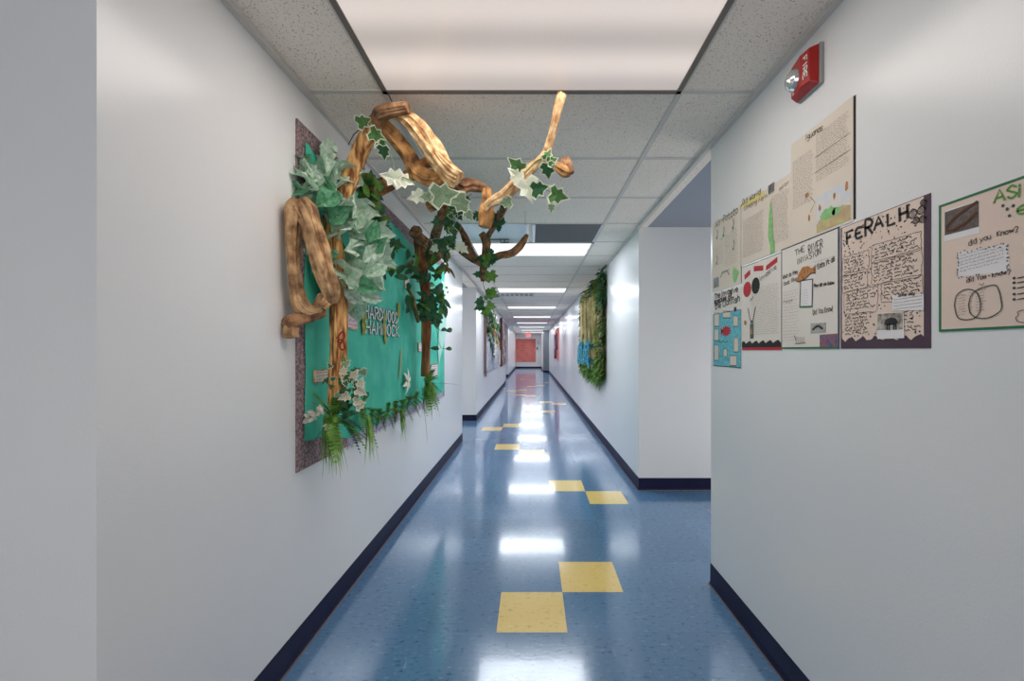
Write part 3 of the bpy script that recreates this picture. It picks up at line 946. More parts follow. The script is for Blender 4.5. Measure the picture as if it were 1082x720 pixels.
# ------------------------------------------------------------------ fire alarm strobe
M_alarm = mat('red alarm plastic', rgb(164, 26, 22), 0.32, spec=.5)
M_alplate = mat('grey alarm back plate', rgb(150, 148, 146), 0.5)
M_lensc = mat('clear strobe lens', rgb(196, 200, 200), 0.08, metal=.55)
M_lensd = mat('strobe reflector', rgb(225, 225, 220), 0.1, metal=.9)
M_lett = mat('white alarm lettering', rgb(240, 236, 230), 0.5)
Yc, zc = 1.4195, EYE + .918
t = empty('fire_alarm_strobe', M=right_frame(Yc, zc))
tag(t, 'red fire alarm strobe with clear dome, high on the right wall near the ceiling', 'fire alarm')
b = MB(); b.box(-.058, .062, -.066, .066, .0004, .012); b.build('back_plate', M_alplate, t, bevel=.003)
b = MB(); vs = [(-.06, -.064, .012), (.056, -.064, .012), (.056, .064, .012), (-.06, .064, .012), (-.054, -.052, .036), (.012, -.054, .046), (.05, -.054, .04), (-.054, .052, .036), (.012, .054, .046), (.05, .054, .04)]
b.add(vs, [(3, 2, 1, 0), (0, 1, 6, 5), (0, 5, 4), (2, 3, 8, 9), (3, 7, 8), (1, 2, 9, 6), (3, 0, 4, 7), (4, 5, 8, 7), (5, 6, 9, 8)]); b.build('housing', M_alarm, t, bevel=.003)
b = MB(); n = 24
rings = [(.0, .033), (.010, .0325), (.021, .028), (.029, .018), (.033, .007)]
for h, r in rings: b.v += [(-.026 + r * math.cos(2 * math.pi * k / n), -.006 + r * math.sin(2 * math.pi * k / n) * 1.1, .036 + h) for k in range(n)]
for i in range(len(rings) - 1):
    for k in range(n): b.f.append((i * n + k, i * n + (k + 1) % n, (i + 1) * n + (k + 1) % n, (i + 1) * n + k)); b.m.append(k % 3 == 0 and 1 or 0)
b.f.append(tuple((len(rings) - 1) * n + k for k in range(n))); b.m.append(0)
b.build('lens', [M_lensc, M_lensd], t)
b = MB(); b.box(-.04, -.012, -.046, -.043, .036, .0395); b.box(-.037, -.034, -.05, -.036, .036, .0395); b.build('lens_clip', M_lett, t)
b = MB()
write(b, 'FIRE', (.026, .034), (.026, -.034), .019, .0042, .0448, 0, .0)
b.build('lettering', M_lett, t)
# ------------------------------------------------------------------ plant and paper helpers
K_light = mat('pale crumpled kraft paper', rgb(164, 120, 76), 0.8, color2=rgb(232, 200, 152), scale=30, bump=.6, bscale=45, detail=6)
K_trunk = mat('orange brown trunk paper', rgb(126, 70, 34), 0.8, color2=rgb(246, 192, 122), scale=20, bump=.7, bscale=40, stretch=(3, 3, .55), detail=7)
K_brown = mat('brown branch paper', rgb(112, 72, 40), 0.8, color2=rgb(220, 164, 102), scale=22, bump=.7, bscale=45, detail=7)
K_dark = mat('dark brown branch paper', rgb(88, 60, 42), 0.85, color2=rgb(172, 128, 90), scale=24, bump=.6, bscale=50, detail=6)
K_loop = mat('dull brown bag paper', rgb(128, 92, 62), 0.8, color2=rgb(222, 180, 132), scale=20, bump=.6, bscale=45, detail=6)
M_wire = mat('thin black wire', rgb(40, 34, 32), 0.5)
G_pale = leafmat('pale mint felt', rgb(168, 204, 180), rgb(224, 236, 222), 7)
G_mid = leafmat('mid green felt', rgb(76, 146, 108), rgb(126, 184, 146), 7)
G_dark = leafmat('dark green leaf', rgb(34, 74, 50), rgb(74, 124, 82), 25)
G_ivy = leafmat('ivy green', rgb(44, 92, 46), rgb(104, 146, 84), 30)
G_grey = leafmat('grey green variegated leaf', rgb(112, 142, 106), rgb(160, 182, 150), 40)
G_rim = leafmat('cream leaf edge', rgb(214, 224, 190), rgb(238, 240, 222), 30)
G_fern = leafmat('fern green', rgb(62, 112, 44), rgb(128, 170, 78), 22)
G_lime = leafmat('light grass green', rgb(96, 150, 56), rgb(160, 196, 96), 22)
G_moss = leafmat('olive moss', rgb(58, 82, 28), rgb(128, 140, 60), 30)
G_dead = leafmat('dry olive leaf', rgb(90, 84, 40), rgb(150, 134, 78), 20)
M_stem = mat('green vine stem', rgb(96, 124, 74), 0.6)
M_cloth = mat('white fabric petal', rgb(240, 238, 228), 0.7)
CAMP = Vector((0, 0, EYE))


def branch(name, pts, m, parent, crumple=.35, n=22, freq=9, seed=None, flat=1.0, per=None, label=None):
    """pts: (px, py, depth, radius in px) along the branch"""
    q = []
    for px, py, Y, r in pts:
        v = P(px, py, Y); q.append((v.x, v.y, v.z, r * Y / F))
    L = sum((Vector(a[:3]) - Vector(b[:3])).length for a, b in zip(q, q[1:]))
    per = per or max(3, int(L / max(1, len(q) - 1) / .0075)); n = int(n * 1.5)
    q = spline(q, per)
    b = MB()
    inv = parent.matrix_world.inverted()
    b.tube([inv @ Vector(a[:3]) for a in q], [max(.003, a[3]) for a in q], n, 0, crumple, freq, seed if seed is not None else R.uniform(0, 50), True, flat)
    o = b.build(name, m, parent)
    if label: o['label'] = label
    return o


def orient(p, ang, tilt=.4, normal=None, rnd=None, size=1.0):
    """matrix at p; local z towards the normal (default: the corridor side), local x turned by ang in that plane"""
    rnd = rnd or R
    n = (normal if normal is not None else (CAMP - p)).normalized()
    n = (n + Vector((rnd.uniform(-1, 1), rnd.uniform(-1, 1), rnd.uniform(-1, 1))) * tilt).normalized()
    right = Vector((1, 0, 0)) if abs(n.x) < .9 else Vector((0, 1, 0))
    up = Vector((0, 0, 1))
    rt = up.cross(n)
    if rt.length < .1: rt = Vector((1, 0, 0))
    rt.normalize(); u2 = n.cross(rt)
    x = rt * math.cos(ang) + u2 * math.sin(ang)
    y = n.cross(x)
    M = Matrix(((x.x, y.x, n.x, p.x), (x.y, y.y, n.y, p.y), (x.z, y.z, n.z, p.z), (0, 0, 0, 1)))
    return M @ Matrix.Scale(size, 4)


def grid_leaf(L=1.0, W=.5, cup=.6, droop=.3, curl=0.0, nx=9, ny=6, tip=.8, twist=0.0, seed=0, thick=False):
    """leaf blade from the origin along +x, a bent surface (not a card)"""
    b = MB(); rnd = random.Random(seed)
    for i in range(nx + 1):
        t = i / nx
        wd = W * (math.sin(math.pi * min(1, t * .96 + .04)) ** tip) * (1 if t < .6 else 1)
        if i == nx: wd = .002
        for j in range(ny + 1):
            s = j / ny * 2 - 1
            y = s * wd / 2
            z = cup * abs(s) ** 1.4 * wd * .5 - droop * t * t * L + curl * math.sin(t * 5 + s) * wd * .25
            a = twist * t
            b.v.append((t * L * (1 - .1 * abs(droop)), y * math.cos(a) - z * math.sin(a) * .3, z * math.cos(a) + y * math.sin(a)))
    for i in range(nx):
        for j in range(ny):
            o = i * (ny + 1) + j
            b.f.append((o, o + 1, o + ny + 2, o + ny + 1)); b.m.append(0)
    return b


def mesh_of(mb, name, mats, smooth=True):
    me = bpy.data.meshes.new(name)
    me.from_pydata(mb.v, [], mb.f)
    for x in (mats if isinstance(mats, (list, tuple)) else [mats]): me.materials.append(x)
    me.polygons.foreach_set('material_index', mb.m)
    if smooth: me.polygons.foreach_set('use_smooth', [True] * len(mb.f))
    me.update()
    return me


def ivy_mesh(name, m_in, m_rim, seed=0, fold=.25):
    """five lobed ivy leaf with a paler rim; unit size, stalk end at the origin"""
    lob = [(0, .0), (-.14, .26), (.10, .50), (.30, .30), (.52, .42), (.60, .20), (1.0, .0)]
    out = [(x, y) for x, y in lob] + [(x, -y) for x, y in reversed(lob[1:-1])]
    cx, cy = .34, 0
    z = lambda x, y: fold * abs(y) - .22 * x * x + .05 * math.sin(x * 7 + seed)
    b = MB(); n = len(out)
    inn = [(cx + (x - cx) * .84, cy + (y - cy) * .84) for x, y in out]
    b.v = [(cx, cy, z(cx, cy))] + [(x, y, z(x, y)) for x, y in inn] + [(x, y, z(x, y)) for x, y in out]
    for i in range(n):
        j = (i + 1) % n
        b.f.append((0, 1 + i, 1 + j)); b.m.append(0)
        b.f.append((1 + i, 1 + n + i, 1 + n + j, 1 + j)); b.m.append(1)
    return mesh_of(b, name, [m_in, m_rim], False)


IVY = [ivy_mesh('leaf', G_ivy, G_rim, 0), ivy_mesh('leaf', G_grey, G_rim, 1, .15), ivy_mesh('leaf', G_dark, G_rim, 2, .3),
       ivy_mesh('leaf', G_rim, M_cloth, 3, .1), ivy_mesh('leaf', G_dark, G_dark, 4, .35), ivy_mesh('leaf', G_fern, G_ivy, 5, .3)]
def felt(W, fold, droop, tw, seed):
    """pointed felt leaf with a hard crease along its middle and one bent corner"""
    rnd = random.Random(seed); b = MB()
    st = [(0, .10), (.18, .62), (.42, 1.0), (.68, .72), (.86, .36), (1, .0)]
    for t, wd in st:
        for sgn in (-1, -.5, 0, .5, 1):
            y = sgn * wd * W / 2 * (1 + .12 * rnd.uniform(-1, 1))
            z = fold * abs(y) - droop * t * t + .03 * rnd.uniform(-1, 1) + tw * y * (t - .3)
            if abs(sgn) == 1: z += fold * .25 * wd * W * (1 if rnd.random() < .6 else -1)
            b.v.append((t, y, z))
    for i in range(len(st) - 1):
        for j in range(4):
            o = i * 5 + j
            b.f.append((o, o + 1, o + 6, o + 5)); b.m.append(0)
    return b


FELT = [mesh_of(felt(*a), 'leaf', m, False) for a, m in (((.62, .9, .25, .8, 1), G_pale), ((.74, 1.1, -.15, -.6, 2), G_pale), ((.56, .8, .4, 1.5, 3), G_pale), ((.6, 1.0, .1, -1.2, 4), G_mid), ((.7, .9, .4, .7, 5), G_mid))]
OVAL = [mesh_of(grid_leaf(1, .5, .5, .3, .3, 6, 4), 'leaf', G_dark), mesh_of(grid_leaf(1, .42, .6, .5, .2, 6, 4), 'leaf', G_fern), mesh_of(grid_leaf(1, .46, .5, .1, .5, 6, 4), 'leaf', G_dark)]
DEAD = mesh_of(grid_leaf(1, .3, .6, .6, .6, 6, 4), 'leaf', G_dead)


def put(name, me, M, parent):
    o = bpy.data.objects.new(name, me)
    COL.objects.link(o)
    o.parent = parent
    o.matrix_local = parent.matrix_world.inverted() @ M
    return o


def blade(b, base, d, L, w, droop, mi=0, n=6, side=None):
    """one grass blade: arched tapered ribbon"""
    d = d.normalized()
    sd = side or d.cross(Vector((0, 0, 1)))
    if sd.length < .1: sd = Vector((1, 0, 0))
    sd.normalize()
    vs = []
    for i in range(n + 1):
        t = i / n
        p = base + d * L * t + Vector((0, 0, -droop * L * t * t))
        ww = w * (1 - t) ** .7 * .5 + .0004
        vs += [p + sd * ww, p - sd * ww]
    b.add(vs, [(2 * i, 2 * i + 1, 2 * i + 3, 2 * i + 2) for i in range(n)], mi)


def frond(b, base, d, L, w, droop, mi=0, n=12, side=None):
    """fern frond: arched rib with paired leaflets"""
    d = d.normalized()
    sd = side or d.cross(Vector((0, 0, 1)))
    if sd.length < .1: sd = Vector((0, 1, 0))
    sd.normalize()
    pt = lambda t: base + d * L * t + Vector((0, 0, -droop * L * t * t))
    blade(b, base, d, L, .004, droop, mi, 8, sd)
    for i in range(1, n):
        t = i / n; p = pt(t); q = (pt(t + .02) - p).normalized()
        ww = w * math.sin(math.pi * (t * .8 + .18))
        for s in (1, -1):
            e = p + sd * s * ww + q * ww * .45
            h = q * (L / n * .75)
            b.add([p - h * .4, p + h, e], [(0, 1, 2)], mi)
# ------------------------------------------------------------------ the bulletin board on the left wall
M_border = mat('grey pink patterned border cloth', rgb(96, 86, 90), 0.85, color2=rgb(168, 140, 144), scale=90, detail=2)
M_teal = mat('teal backing cloth', rgb(52, 176, 152), 0.8, color2=rgb(78, 198, 172), scale=5)
M_mint = mat('pale mint paper', rgb(170, 214, 200), 0.8)
M_lav = mat('pale lavender border', rgb(188, 184, 204), 0.8, color2=rgb(150, 144, 168), scale=40)
M_letter = mat('white letter card', rgb(226, 230, 226), 0.7)
M_outline = mat('slate letter edge', rgb(44, 76, 84), 0.7)
B0, B1, BZ0, BZ1 = 1.678, 4.50, EYE - .483, EYE + .911


def Lp(px, py, w=.012):
    """pixel on the left wall -> local (u, v) of the board frame, for a point w out of the wall"""
    Y = (-WL - w) * F / (VX - px)
    return (Y - B0, EYE + (VY - py) / F * Y - BZ0)


bb = empty('bulletin_board', M=left_frame(B0, BZ0))
tag(bb, 'long teal bulletin board with grey patterned border and HARDWOOD HAMMOCK lettering on the left wall', 'bulletin board')
BW, BHt = B1 - B0, BZ1 - BZ0
b = MB(); b.box(0, BW, 0, BHt, .0005, .008); b.build('border_frame', M_border, bb)
# teal cloth with a torn wavy outline and soft gathers
pts = []
rn = random.Random(5)
nu = 90
top = [BHt - .085 + .035 * noise.noise(Vector((i * .23, 1.7, 0))) + .02 * noise.noise(Vector((i * .9, 4, 0))) for i in range(nu + 1)]
bot = [.042 + .06 * max(0, 1 - i / 14) + .03 * noise.noise(Vector((i * .35, 9, 0))) + .02 * rn.random() for i in range(nu + 1)]
b = MB(); nv = 16
for i in range(nu + 1):
    u = .05 + (BW - .07) * i / nu
    for j in range(nv + 1):
        t = j / nv
        v = bot[i] + (top[i] - bot[i]) * t
        du = .014 * noise.noise(Vector((3, v * 6, 0))) if i in (0, nu) else 0
        gather = .0035 * (1 - t) ** 1.5 * math.sin(u * 60 + 3 * noise.noise(Vector((u * 3, 0, 0)))) + .0025 * noise.noise(Vector((u * 5, v * 5, 2)))
        b.v.append((u + du, v, .0125 + gather))
for i in range(nu):
    for j in range(nv):
        o = i * (nv + 1) + j
        b.f.append((o, o + nv + 1, o + nv + 2, o + 1)); b.m.append(0)
b.build('backing_cloth', M_teal, bb, smooth=True)
# scalloped lower edging at the far half
b = MB(); n = 40
pts = []
for i in range(n * 4 + 1):
    u = .45 + 2.3 * i / (n * 4)
    pts.append((u, -.016 + .022 * abs(math.sin(i * math.pi / 4))))
pts += [(.45 + 2.3, .06), (.45, .06)]
b.prism(pts, .0085, .0095); b.build('scalloped_edging', M_lav, bb)
b = MB()
q = [Lp(463, 385), Lp(471, 352), Lp(470.5, 300), Lp(466, 296), Lp(464, 330), Lp(462, 372)]
b.prism(q, .018, .019); b.build('mint_strip', M_mint, bb, label := None) if False else b.build('mint_strip', M_mint, bb)
# letters, each cut out by itself
for text, x0, y0, x1, y1, hp in (('HARDWOOD', 383.5, 335, 420, 346.5, 12), ('HAMMOCK', 384.5, 352, 421, 360, 12)):
    p0, p1 = Vector(Lp(x0, y0)), Vector(Lp(x1, y1))
    p1.y = p0.y
    d = p1 - p0
    h = hp * .92 / (VX - (x0 + x1) / 2)
    n = len(text)
    for i, c in enumerate(text):
        w = d.length / n * .74
        pc = p0 + d * ((i + .1) / n)
        for rep, (pen, mm, wv) in enumerate(((.019, M_outline, .0185), (.011, M_letter, .0195))):
            b = MB()
            for st in glyph(c):
                gx = max(WD.get(c, 3), 1)
                pl = [(pc.x + w * x / gx, pc.y + h * y / 6) for x, y in st]
                b.stroke(pl, pen, wv)
            if rep == 0: lo = b.build('letter', mm, bb)
            else: b.build('letter_face', mm, lo)
b = MB()
for px, y0, y1, wd in ((382, 352, 316, .02), (383.5, 350, 322, .012), (404.5, 352, 333, .026), (419.5, 334, 322, .02), (405.5, 362, 352, .012)):
    u, v = Lp(px, y0); u2, v2 = Lp(px, y1)
    pl = [(u + .006 * math.sin(i * 1.7), v + (v2 - v) * i / 8) for i in range(9)]
    b.stroke(pl, wd, .0225)
    for i in range(9): b.flat(blob(pl[i][0] + R.uniform(-.015, .015), pl[i][1], .012, .016, 7), .0226 + i * .0001)
b.build('creeper', leafmat('yellow green creeper', rgb(150, 160, 60), rgb(196, 178, 70), 30), bb)


# cards pinned to the board: each a thing of its own
def card(label, px0, py0, px1, py1, paper, rows, lift=.02, pen=M_ink2, edge=None):
    u0, v0 = Lp(px0, py1, lift); u1, v1 = Lp(px1, py0, lift)
    Yc = B0 + (u0 + u1) / 2
    t = empty('label_card', M=left_frame(B0 + u0, BZ0 + v0))
    tag(t, label, 'label card', 'small cards pinned on the teal board')
    W, H = u1 - u0, v1 - v0
    b = MB(); b.prism([(0, 0), (W, 0), (W, H), (0, H)], .0165, .0185)
    b.build('backing', edge or K_loop, t)
    b = MB(); b.prism([(W * .07, H * .1), (W * .93, H * .1), (W * .93, H * .9), (W * .07, H * .9)], .0186, .0196); b.build('face', paper, t)
    b = MB(); rnd = random.Random(int(px0))
    for k in range(rows): scrawl(b, W * .14, W * .88, H * (.26 + .52 * k / max(1, rows - 1)), H * .13, H * .035, .0201, 0, 0, rnd)
    if rows: b.build('writing', pen, t)
    return t


card('cream card with brown edge left of the near paper trunk', 332, 390, 348, 405.5, M_cream, 3)
card('pinkish card just right of the near paper trunk', 367, 332, 378.5, 347.5, mat('pinkish card', rgb(214, 190, 200), .7), 3)
card('tiny white card between the dark leaves high on the board', 428, 294.5, 433, 305, M_note, 2)
card('tiny white card at the left edge of the far paper trunk', 442.5, 362, 446, 372, M_note, 2)
t = card('white curled card beside the foot of the far trunk', 455.5, 384, 463, 399, M_note, 4)

# the white paper flower
t = empty('paper_flower', M=left_frame(B0 + Lp(427, 403)[0], BZ0 + Lp(427, 403)[1]))
tag(t, 'white six petalled paper flower low on the teal board', 'flower')
pet = mesh_of(grid_leaf(.095, .035, .4, .25, 0, 6, 4), 'petal', M_cloth)
for k in range(6):
    M = t.matrix_world @ Matrix.Translation((0, 0, .03)) @ Matrix.Rotation(k * math.pi / 3 + .3, 4, 'Z') @ Matrix.Rotation(-.25, 4, 'Y')
    put('petal', pet, M, t)
b = MB(); b.tube([(0, 0, .012), (0, 0, .038)], [.006, .009], 10); b.build('flower_centre', mat('tan flower centre', rgb(190, 160, 90), .7), t)
# dry flower bits above it
b = MB()
for k in range(4): b.flat(blob(Lp(421, 388)[0] + k * .01, Lp(421, 396)[1] + k * .05, .012, .03, 8, 0, .2), .0225 + k * .0002)
o = tag(b.build('dried_petal', mat('ochre dried petal', rgb(186, 164, 92), .8), None), 'ochre dried petals stuck on teal cloth above the white flower', 'petal')
o.matrix_world = left_frame(B0, BZ0)

# ------------------------------------------------------------------ the near paper tree
Yt = 1.82
t = empty('paper_tree', P(358, 440, Yt))
bpy.context.view_layer.update()
tag(t, 'near crumpled brown paper tree whose branches reach out under the ceiling', 'paper tree', 'paper trees against the bulletin board')
branch('trunk', [(355, 428, Yt, 7.5), (356, 400, Yt, 8), (357, 370, Yt, 8), (358, 340, Yt, 8.5), (358, 310, Yt, 9), (354, 280, Yt, 9), (350, 250, Yt, 9), (352, 222, Yt, 7)], K_trunk, t, .6, 34, 5)
branch('branch', [(356, 240, 1.86, 7), (361, 214, 1.88, 8), (369, 190, 1.88, 8.5), (379, 164, 1.88, 8.5), (388, 145, 1.87, 8), (394, 132, 1.85, 7), (402, 122, 1.80, 6)], K_trunk, t, .3, 26, 7, label='golden upright branch')
branch('branch', [(399, 134, 1.83, 5), (401, 122, 1.80, 7), (410, 117, 1.77, 7), (420, 115, 1.76, 6.5), (431, 113, 1.75, 5.5)], K_dark, t, .3, 20, 9)
branch('branch', [(410, 119, 1.79, 4), (422, 122, 1.80, 6), (437, 132, 1.80, 8), (449, 147, 1.80, 9.5), (459, 163, 1.80, 9), (468, 175, 1.80, 8.5), (477, 184, 1.80, 9), (485, 189, 1.80, 8)], K_light, t, .65, 36, 11, label='pale crumpled paper branch')
branch('branch', [(402, 125, 1.86, 5), (409, 137, 1.87, 6.5), (420, 150, 1.88, 7), (430, 163, 1.89, 7), (438, 177, 1.90, 7.5), (449, 187, 1.90, 7), (462, 188, 1.90, 6.5), (476, 181, 1.90, 6)], K_brown, t, .45, 26, 9)
branch('branch', [(384, 212, 2.12, 6), (393, 203, 2.10, 8), (406, 196, 2.08, 8), (422, 190, 2.05, 6), (436, 184, 2.0, 6), (450, 172, 1.98, 5.5), (462, 172, 1.97, 5)], K_brown, t, .4, 24, 9)
branch('branch', [(474, 190, 1.9, 6), (484, 198, 1.95, 8), (496, 196, 1.98, 7), (506, 198, 2.0, 5.5), (517, 201, 2.0, 3)], K_dark, t, .5, 22, 9)
branch('branch', [(594, 99, 1.735, 4.6), (590, 112, 1.745, 4.5), (586, 130, 1.76, 4), (581, 150, 1.79, 4), (575, 165, 1.81, 4.6), (566, 174, 1.83, 4.8), (556, 183, 1.84, 5.6), (545, 195, 1.85, 6.2), (532, 207, 1.87, 5.6), (521, 213, 1.88, 5), (512, 220, 1.89, 4)], K_light, t, .42, 26, 10, label='pale slender branch rising to the ceiling')
branch('branch', [(582, 172, 1.80, 3), (590, 177, 1.80, 5), (597, 181, 1.80, 7), (603, 183, 1.80, 4)], K_brown, t, .4, 18, 9)
branch('branch', [(597, 167, 1.80, 4), (599, 176, 1.80, 6), (603, 184, 1.80, 4)], K_dark, t, .4, 18, 9)
branch('branch', [(515, 200, 1.95, 4.5), (515, 215, 1.95, 5.5), (514, 228, 1.95, 7.5), (512, 240, 1.95, 6)], K_brown, t, .45, 20, 8)
# the looped branch of bag paper at the left of the trunk
branch('branch', [(318, 214, 1.60, 7), (313, 222, 1.60, 9), (311, 240, 1.60, 7.5), (310, 262, 1.60, 6), (311, 288, 1.60, 5.5), (313, 308, 1.61, 6), (317, 322, 1.62, 6.5), (327, 329, 1.65, 6), (338, 325, 1.70, 6), (346, 314, 1.75, 7)], K_loop, t, .75, 28, 9)
branch('branch', [(316, 214, 1.60, 9), (322, 224, 1.60, 11), (328, 240, 1.60, 9), (333, 258, 1.61, 9.5), (339, 276, 1.62, 9.5), (345, 294, 1.63, 9), (350, 308, 1.65, 8), (352, 320, 1.67, 4)], K_loop, t, .85, 36, 12, flat=.8, label='wide crumpled sheet of bag paper')
branch('branch', [(301, 341, 1.60, 5), (309, 340, 1.60, 8), (318, 337, 1.62, 6), (330, 335, 1.66, 5), (342, 330, 1.70, 5)], K_dark, t, .35, 20, 8)
branch('branch', [(309, 343, 1.60, 6), (308, 350, 1.60, 7), (309, 357, 1.60, 6)], K_loop, t, .5, 18, 9)
# wires that tie the arch to the ceiling, red yarn on the trunk
b = MB(); inv = t.matrix_world.inverted()
b.tube([inv @ v for v in (P(417, 121, 1.765), P(414.5, 108, 1.76), P(409, 96.5, 1.755))], .0025, 6); b.build('wire', M_wire, t)
b = MB(); b.tube([inv @ v for v in (P(368, 153, 1.8), P(374, 142, 1.83), P(384, 133, 1.86), P(391, 131, 1.85))], .002, 6); b.build('wire', M_wire, t)
b = MB()
yr = [(356, 358), (360, 352), (363, 351), (364, 356), (360, 362), (357, 361), (360, 359), (363, 362), (364, 368), (361, 370), (359, 366), (361, 361)]
b.tube([inv @ P(x, y, 1.755) for x, y in [q[:2] for q in spline(yr, 4)]], .0032, 6); b.build('yarn_loop', mat('dark red yarn', rgb(140, 34, 28), .8), t)
# felt leaves
rl = random.Random(11)
spots = [(328, 172, 26, 80), (318, 192, 30, 110), (309, 205, 26, 100), (332, 190, 30, 75), (345, 180, 28, 30), (322, 207, 30, 150), (338, 205, 34, 60), (352, 195, 30, 20), (330, 222, 34, -30), (345, 218, 32, -20),
         (318, 218, 28, 200), (357, 212, 28, 40), (347, 236, 34, -25), (362, 232, 32, 30), (337, 240, 28, 210), (372, 225, 30, 15), (355, 250, 34, -50), (368, 246, 34, 10), (380, 240, 30, 20), (343, 258, 30, 230),
         (360, 266, 36, -40), (374, 262, 36, -10), (388, 256, 28, 10), (350, 276, 32, -80), (366, 282, 34, -60), (380, 276, 34, -35), (391, 270, 26, -10), (356, 294, 32, -110), (370, 298, 32, -60), (384, 292, 30, -40),
         (340, 246, 30, 170), (376, 310, 28, -60), (388, 304, 24, -30), (335, 200, 28, 120), (350, 205, 32, 80), (364, 218, 30, 70), (327, 185, 26, 50), (345, 192, 28, 110), (340, 268, 28, -130), (360, 310, 28, -90)]
for i, (px, py, s, a) in enumerate(spots):
    for rep in range(2):
        x, y = px + rl.uniform(-5, 5), py + rl.uniform(-5, 5)
        Y = 1.70 + (px - 308) / 90 * .26 - (.05 if rep else -.03) + rl.uniform(-.03, .03)
        p = P(x, y, Y)
        p.x = max(p.x, WL + .055)
        M = orient(p, math.radians(a + rl.uniform(-25, 25) + rep * 60), .65, Vector((.5, -1, .35)), rl, s * Y / F * (1.22 if not rep else .95))
        put('leaf', FELT[rl.choice((0, 0, 1, 1, 2, 2, 0) if not rep else (3, 4, 1, 0, 2))], M, t)

# ------------------------------------------------------------------ the far paper tree
Y2 = 3.38
t = empty('paper_tree', P(450, 400, Y2))
bpy.context.view_layer.update()
tag(t, 'far paper tree with a slim rust brown trunk and a dark leafy crown', 'paper tree', 'paper trees against the bulletin board')
branch('trunk', [(449, 398, Y2, 4), (450, 370, Y2, 4.2), (450, 345, Y2, 4.5), (451, 320, Y2, 5), (449, 300, 3.34, 4.5), (445, 275, 3.24, 4.5), (442, 255, 3.14, 4.5)], mat('rust brown trunk paper', rgb(110, 62, 36), .8, color2=rgb(178, 112, 66), scale=10, bump=.7, bscale=50, stretch=(3, 3, .5), detail=7), t, .5, 26, 6)
branch('branch', [(442, 340, 3.25, 2), (438, 325, 3.16, 2.2), (435, 312, 3.08, 2), (431, 306, 2.99, 1.6)], G_dead, t, .3, 10, 8, label='thin yellow green side twig')
branch('branch', [(437, 244, 3.05, 3.5), (442, 251, 3.1, 5), (450, 257, 3.15, 5.5), (459, 262, 3.2, 5), (465, 272, 3.25, 3.5)], K_dark, t, .6, 22, 9)
branch('branch', [(436, 250, 3.04, 4), (440, 243, 3.05, 4.5), (443, 247, 3.06, 3.5)], K_dark, t, .4, 16, 9)
branch('branch', [(456, 265, 3.1, 4), (460, 250, 2.9, 5), (464, 236, 2.75, 5), (468, 222, 2.65, 4.5), (472, 210, 2.6, 4)], K_dark, t, .35, 20, 9)
branch('branch', [(453, 218, 2.62, 5.5), (462, 214, 2.6, 5.5), (472, 208, 2.58, 4.5)], K_brown, t, .3, 18, 9)
rl = random.Random(21)
for i in range(56):
    f = rl.random()
    py = 258 + f * 80
    px = 457 + rl.uniform(-15, 16) * (1 - .3 * f)
    Y = Y2 - .02 + rl.uniform(-.16, .05)
    p = P(px, py, min(Y, .855 * F / (VX - px)))
    M = orient(p, rl.uniform(0, 6.3), .7, Vector((.8, -1, .1)), rl, (rl.uniform(9, 15)) * Y / F)
    put('leaf', rl.choice(OVAL + [IVY[4]]), M, t)
for i in range(38):
    px = rl.uniform(436, 476); py = 258 + abs(px - 452) * .35 + rl.uniform(-2, 20)
    p = P(px, py, min(Y2 - .05 + rl.uniform(-.1, .05), .855 * F / (VX - px)))
    M = orient(p, rl.uniform(-2.6, -.6), .6, Vector((.8, -1, .1)), rl, rl.uniform(10, 16) * Y2 / F)
    put('leaf', DEAD if rl.random() < .8 else OVAL[1], M, t)
for px, py, s, a in ((462, 318, 17, -15), (456, 330, 18, -60), (467, 322, 13, -70), (452, 322, 15, 200), (459, 305, 14, 20), (466, 349, 8, 10), (471, 350, 9, 15), (464, 369, 8, 170), (471, 369, 8, 5), (429, 275, 10, 80), (432, 281, 12, -40), (427, 280, 11, 230), (434, 290, 9, 90), (430, 312, 12, -80), (433, 318, 12, -110), (428, 316, 10, -60), (431, 308, 9, 80)):
    p = P(px, py, min(Y2 - .04, .875 * F / (VX - px)))
    put('leaf', OVAL[0] if px > 440 else OVAL[2], orient(p, math.radians(a), .3, Vector((.8, -1, .1)), rl, s * 1.15 * Y2 / F), t)
b = MB(); inv = t.matrix_world.inverted()
b.tube([inv @ P(x, y, Y2 - .03) for x, y in ((457, 330), (461, 345), (466, 350), (471, 350))], .002, 5)
b.tube([inv @ P(x, y, Y2 - .03) for x, y in ((461, 345), (463, 360), (466, 368), (471, 369))], .002, 5); b.build('stem', M_stem, t)

# ------------------------------------------------------------------ bare branch hung from the ceiling
Y3 = 3.25
t = empty('hanging_branch', P(511, 262, Y3))
bpy.context.view_layer.update()
tag(t, 'dark forked paper branch hanging in front of the second ceiling light', 'branch')
branch('branch', [(509, 247, Y3, 3.6), (514, 256, Y3, 4.8), (513, 268, Y3, 4.0), (511, 280, Y3, 4.0), (510, 292, Y3, 2.8)], K_dark, t, .35, 20, 8)
branch('branch', [(511, 279, Y3, 4.0), (500, 274, Y3, 3.6), (491, 268, Y3, 4.0), (482, 261, Y3, 3.2)], K_dark, t, .45, 20, 8)
branch('branch', [(505, 276, Y3 - .03, 2.4), (497, 267, Y3 - .03, 4.0), (493, 255, Y3 - .03, 3.6), (489, 246, Y3 - .03, 2.8), (485, 239, Y3, 2.4)], K_dark, t, .4, 20, 8)
branch('branch', [(512, 279, Y3, 3.6), (527, 271, Y3, 3.6), (540, 268, Y3, 3.6), (549, 261, Y3, 3.6), (554, 253, Y3, 2.8), (557, 248, Y3, 1.6)], K_dark, t, .45, 20, 8)
